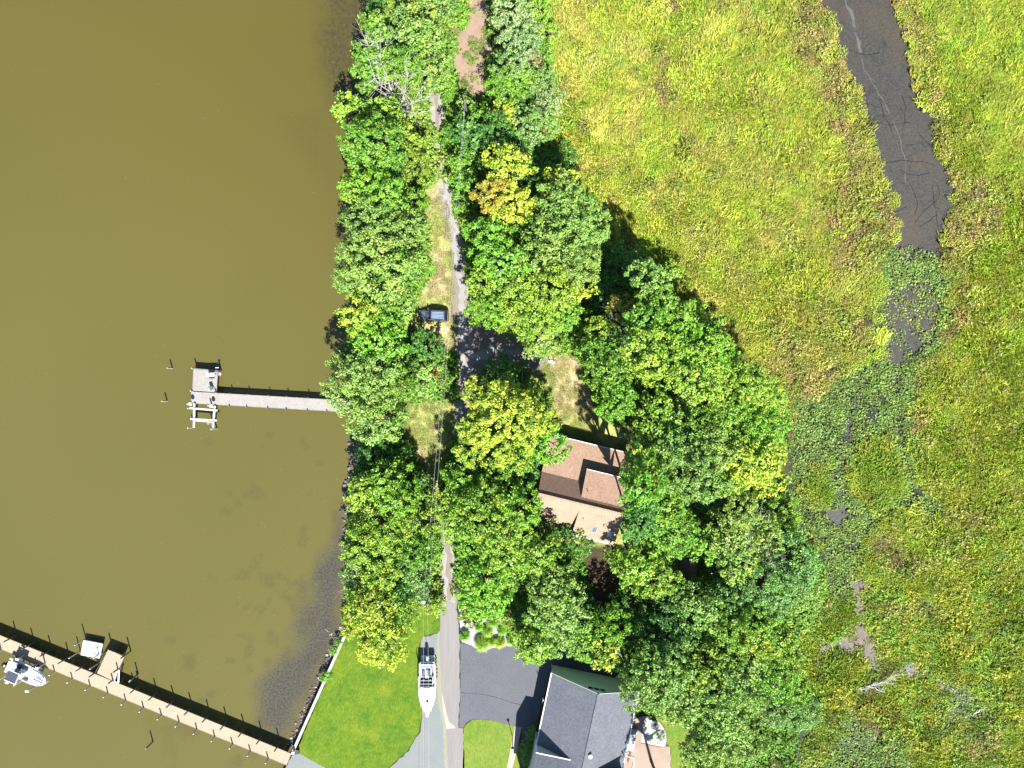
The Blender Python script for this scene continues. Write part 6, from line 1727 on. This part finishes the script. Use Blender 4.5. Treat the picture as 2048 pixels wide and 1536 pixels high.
# ------------------------------------------------------------------ dark SUV, nose to the west
m_car = surf("slate_car_paint", (0.095,0.110,0.155), rough=.35, spec=.6, metal=.2, coat=.5)
m_roof_sky = surf("roof_sky_reflection", (0.24,0.36,0.47), rough=.3, spec=.8, metal=.1, coat=.6)  # sky reflected on the roof, put into the ribs' pale blue
car = tag(empty("parked_car", (*P(868.5, 631.5, 1.5), 1.02), math.radians(178)), "dark slate estate car with roof rails parked on the grass verge", "car")
def ring(x, w, z0, z1, r=.25):
    return [(x, -w, z0), (x, -w, z0 + (z1 - z0) * .6), (x, -w + r * .6, z1 - .02), (x, -w * .45, z1 + .02), (x, w * .45, z1 + .02), (x, w - r * .6, z1 - .02), (x, w, z0 + (z1 - z0) * .6), (x, w, z0)]
secs = [(-2.35, .70, .42, .78), (-2.25, .84, .30, .98), (-1.9, .92, .26, 1.04), (-1.2, .95, .26, 1.04), (0, .96, .26, 1.02), (1.0, .95, .26, 1.0), (1.6, .93, .26, .96), (2.05, .86, .28, .88), (2.32, .72, .34, .76), (2.42, .55, .42, .62)]
MB().loft([ring(*s) for s in secs]).build("body", m_car, car, smooth=True)
gh = []
for x, w, z in ((-2.2, .74, 1.04), (-1.75, .72, 1.56), (-1.1, .72, 1.66), (-.2, .72, 1.68), (.45, .70, 1.62), (.75, .70, 1.50), (1.35, .78, 1.02)):
    gh.append([(x, -w - .10, 1.0), (x, -w + .02, z - .04), (x, -w * .6, z), (x, w * .6, z), (x, w - .02, z - .04), (x, w + .10, 1.0)])
MB().loft(gh).build("greenhouse", m_navygl, car, smooth=False)
rf = []
for x, w, z in ((-1.72, .66, 1.60), (-1.1, .68, 1.69), (-.2, .68, 1.71), (.42, .66, 1.66)):
    rf.append([(x, -w, z - .03), (x, -w * .5, z + .01), (x, 0, z + .02), (x, w * .5, z + .01), (x, w, z - .03), (x, w, z - .06), (x, -w, z - .06)])
MB().loft(rf).build("roof", m_car, car, smooth=False)
for k in range(5):
    MB().box((-.65, -.44 + k * .22, 1.735), (1.85, .11, .05)).build("roof_rib", m_roof_sky, car, bevel=.01)
for sy in (-1, 1):
    MB().beam((-1.6, sy * .66, 1.76), (.35, sy * .66, 1.74), .05, .05).build("roof_rail", m_steel, car)
    MB().box((.95, sy * 1.05, 1.05), (.18, .22, .14)).build("mirror", m_car, car, bevel=.03)
    MB().box((2.28, sy * .55, .72), (.18, .32, .12)).build("headlight", m_cap, car)
    MB().box((-2.30, sy * .62, .92), (.10, .22, .28)).build("tail_light", surf("red_lens", (0.4,0.02,0.02), rough=.2), car)
    for x in (-1.42, 1.42):
        w_ = MB().tube((x, sy * .74, .34), (x, sy * .97, .34), .34, n=18).build("wheel", m_tyre, car)
        MB().tube((x, sy * .975, .34), (x, sy * .985, .34), .21, n=12).build("rim", m_steel, w_)
MB().add([(1.36, -.68, 1.045), (1.36, .68, 1.045), (.80, .60, 1.47), (.80, -.60, 1.47)], [(0, 1, 2, 3)]).build("windscreen", surf("windscreen_tint", (0.05,0.07,0.11), rough=.06, spec=.9), car)
MB().box((1.75, 0, 1.0), (.7, 1.2, .03)).build("bonnet_panel", m_car, car, bevel=.01)

# ------------------------------------------------------------------ utility poles, wires, lamp, yard things
m_pole = surf("pole_wood", (0.20,0.16,0.12), (0.14,0.11,0.085), 2.0, rough=.95)
m_wire = surf("weathered_wire", (0.45,0.47,0.45), rough=.6)
PH = 10.2
def upole(bx, by, lab, transformer):
    x, y = P(bx, by, 1.0)
    r_ = tag(empty("utility_pole", (x, y, 1.0)), lab, "utility pole", "utility poles")
    MB().tube((0, 0, -.2), (0, 0, PH), .16, .11, 10).build("post", m_pole, r_)
    MB().box((0, 0, PH - .45), (.9, .12, .12)).build("crossarm", m_pole, r_)
    for sx in (-.35, 0, .35): MB().tube((sx, 0, PH - .4), (sx, 0, PH - .15), .06, .04, 8).build("insulator", m_cap, r_)
    if transformer:
        MB().tube((-.42, .1, PH - 1.9), (-.42, .1, PH - 1.0), .26, .26, 12).build("transformer", m_cap, r_)
        MB().tube((-.42, .1, PH - 1.0), (-.42, .1, PH - .8), .06, .05, 8).build("bushing", m_cap, r_)
    return Vector((x, y, 1.0))
p1 = upole(938, 252, "wooden utility pole at the track's north end", False)
p2 = upole(866.5, 1171, "wooden utility pole with white transformer beside the lane", True)
def wire(a, b_, sag, lab, r=.011, n=28):
    m = MB(); a, b_ = Vector(a), Vector(b_); pts = []
    for i in range(n + 1):
        t = i / n; p = a.lerp(b_, t); p.z -= sag * 4 * t * (1 - t); pts.append(p)
    for u, v in zip(pts[:-1], pts[1:]): m.tube(u, v, r, n=5, cap=False)
    return tag(m.build("overhead_wire", m_wire), lab, "wire", "overhead wires")
top1, top2 = p1 + Vector((0, 0, PH - .15)), p2 + Vector((0, 0, PH - .15))
wire(top1 + Vector((-.03, 0, 0)), top2 + Vector((-.35, 0, 0)), 1.0, "upper left wire running between the two utility poles")
wire(top1 + Vector((.05, 0, -.05)), top2 + Vector((.30, 0, 0)), 1.5, "upper right wire running between the two utility poles")
end = Vector((*P(853, 1900, 10.5), 11.0))
wire(top2 + Vector((-.35, 0, 0)), end + Vector((-.55, 0, 0)), .8, "left wire from the southern pole over the cabin cruiser")
wire(top2 + Vector((.30, 0, 0)), end + Vector((.35, 0, 0)), 1.0, "right wire from the southern pole over the cabin cruiser")
for k, (dx, dy) in enumerate(((.6, 7), (1.6, 5.5))):
    wire(top1 + Vector((0, 0, -.4)), (p1.x + dx, p1.y + dy, 1.0), 0, ("long" if k == 0 else "short") + " guy wire anchoring the northern utility pole", .015, 4)

lampb = P(1025, 1473, 1.0)
lp_ = tag(empty("yard_lamp", (*lampb, 1.0)), "black lamp post on the front lawn beside the concrete walk", "lamp post")
MB().tube((0, 0, 0), (0, 0, 3.2), .06, .05, 8).build("post", m_blk, lp_)
MB().tube((0, 0, 3.2), (0, 0, 3.6), .10, .20, 8).build("lantern", m_blk, lp_); MB().tube((0, 0, 3.6), (0, 0, 3.78), .24, .04, 8).build("lantern_roof", m_blk, lp_)

fr_ = tag(empty("yard_frame", (*P(1103, 722, 1.0), 1.0), math.radians(-12)), "small white frame on two posts standing in the sandy yard", "post frame")  # low white bar on two posts, drawn from the posts' dark shadow lines
for sx in (-.36, .36): MB().tube((sx, 0, 0), (sx, 0, 1.5), .08, n=8).build("post", m_blk, fr_)
MB().box((0, -.06, .10), (1.05, .40, .16)).build("bar", m_cap, fr_)
sw_ = tag(empty("swing_stand", (*P(1045, 745, 1.5), 1.0)), "thin pale T shaped metal frame in the shade east of the turnaround", "swing stand")
MB().tube((-2.9, .85, 2.3), (1.2, .75, 2.3), .04, n=6).build("top_bar", m_wire, sw_)
MB().tube((0, .8, 2.3), (-.1, -1.4, 2.2), .04, n=6).build("side_bar", m_wire, sw_)
for x, y in ((-2.9, .85), (1.2, .75), (-.1, -1.4)): MB().tube((x, y, 0), (x, y, 2.28), .035, n=6).build("leg", m_wire, sw_)

# planting by the driveway: mop-headed grasses
def clump(px, py, r, h, key, lab, cat="shrub"):
    x, y = P(px, py, 1.0 + h * .6); rm = r * K * (H - 1)
    rng = np.random.default_rng(int(px * 7 + py)); n = int(420 * rm * rm) + 160
    th = rng.uniform(0, 6.28, n); el = np.abs(rng.normal(0, .75, n)); r0 = rng.uniform(0, .25, n) * rm
    d = np.stack([np.sin(el) * np.cos(th), np.sin(el) * np.sin(th), np.cos(el)], 1)
    b0_ = np.stack([r0 * np.cos(th), r0 * np.sin(th), np.zeros(n)], 1)
    L = rng.uniform(.7, 1.1, n)[:, None]
    mid = b0_ + d * np.array([rm * .65, rm * .65, h]) * L
    tipv = b0_ + np.stack([np.cos(th), np.sin(th), np.zeros(n)], 1) * rm * np.minimum(1.1, (.45 + np.sin(el)))[:, None] * L + np.array([0, 0, 1]) * (mid[:, 2:3] * .75)
    s = np.stack([-np.sin(th), np.cos(th), rng.normal(0, .3, n)], 1) * .035
    V = np.stack([b0_ - s, b0_ + s, mid + s, mid - s, tipv + s * .2, tipv - s * .2], 1).reshape(-1, 3)
    i = np.arange(n)[:, None] * 6
    F = np.concatenate([i + np.array([[0, 1, 2, 3]]), i + np.array([[3, 2, 4, 5]])], 0)
    me = npmesh("grass_blades", V, F, m_leaf, {"tint": ('FACE', 'FLOAT', rng.random(2 * n)), "tip": ('FACE', 'FLOAT', rng.random(2 * n))})
    root = tag(empty("ornamental_grass", (x, y, 1.0)), lab, cat, "ornamental grasses at the driveway head")
    o = link_mesh("grass_blades", me, root); o.color = (*PAL[key], .2)
for c_ in ((930, 1273, 10, 1.3, 'V', "round dark green grass clump at the driveway's top left corner"), (964, 1288, 15, 1.5, 'L', "large lime grass clump spilling on the driveway edge"),
           (985, 1285, 9, 1.2, 'L', "lime grass clump right of the largest one"), (1000, 1286, 11, 1.2, 'Y', "yellowish grass clump near the bed's right side"), (1022, 1281, 10, 1.2, 'L', "lime grass clump at the bed's right end"),
           (975, 1264, 11, 1.3, 'L', "grass clump in the middle of the white bed"), (958, 1254, 9, 1.2, 'V', "small green clump at the white bed's top left"), (1004, 1262, 10, 1.2, 'V', "green clump at the white bed's top middle"), (1014, 1248, 11, 1.4, 'L', "green clump at the white bed's top right"),
           (986, 1244, 13, 1.5, 'G', "dark green clump on the white bed's upper rim"), (1028, 1262, 10, 1.2, 'G', "small clump in shade at the bed's right rim")):
    clump(*c_)
for i, (px, py, r_, key, lab) in enumerate(((1312, 1455, 7, 'D', "dark small bush in the white bed behind the house"), (1322, 1476, 9, 'B', "grey blue bush in the white bed's lower corner"), (1309, 1466, 4, 'L', "tiny lime plant in the middle of the white bed"),
             (1300, 1480, 3, 'D', "tiny dark plant low in the white bed"), (1293, 1473, 3, 'D', "tiny dark plant at the white bed's left side"))):
    tree(px, py, r_, 1.0, key, .1, 'f', lab, cat="shrub", name="shrub", group="plants of the white stone beds")
for i, (px, py, r_) in enumerate(((1056, 1472, 9), (1051, 1488, 10), (1050, 1505, 11), (1048, 1522, 11), (1060, 1460, 7))):
    tree(px + 4, py, r_, 1.8, 'G', .05, 'm', "%s foundation shrub between the walk and the grey house wall" % ("second highest", "middle", "second lowest", "lowest", "uppermost")[i], cat="shrub", name="shrub", group="foundation shrubs of the grey house")
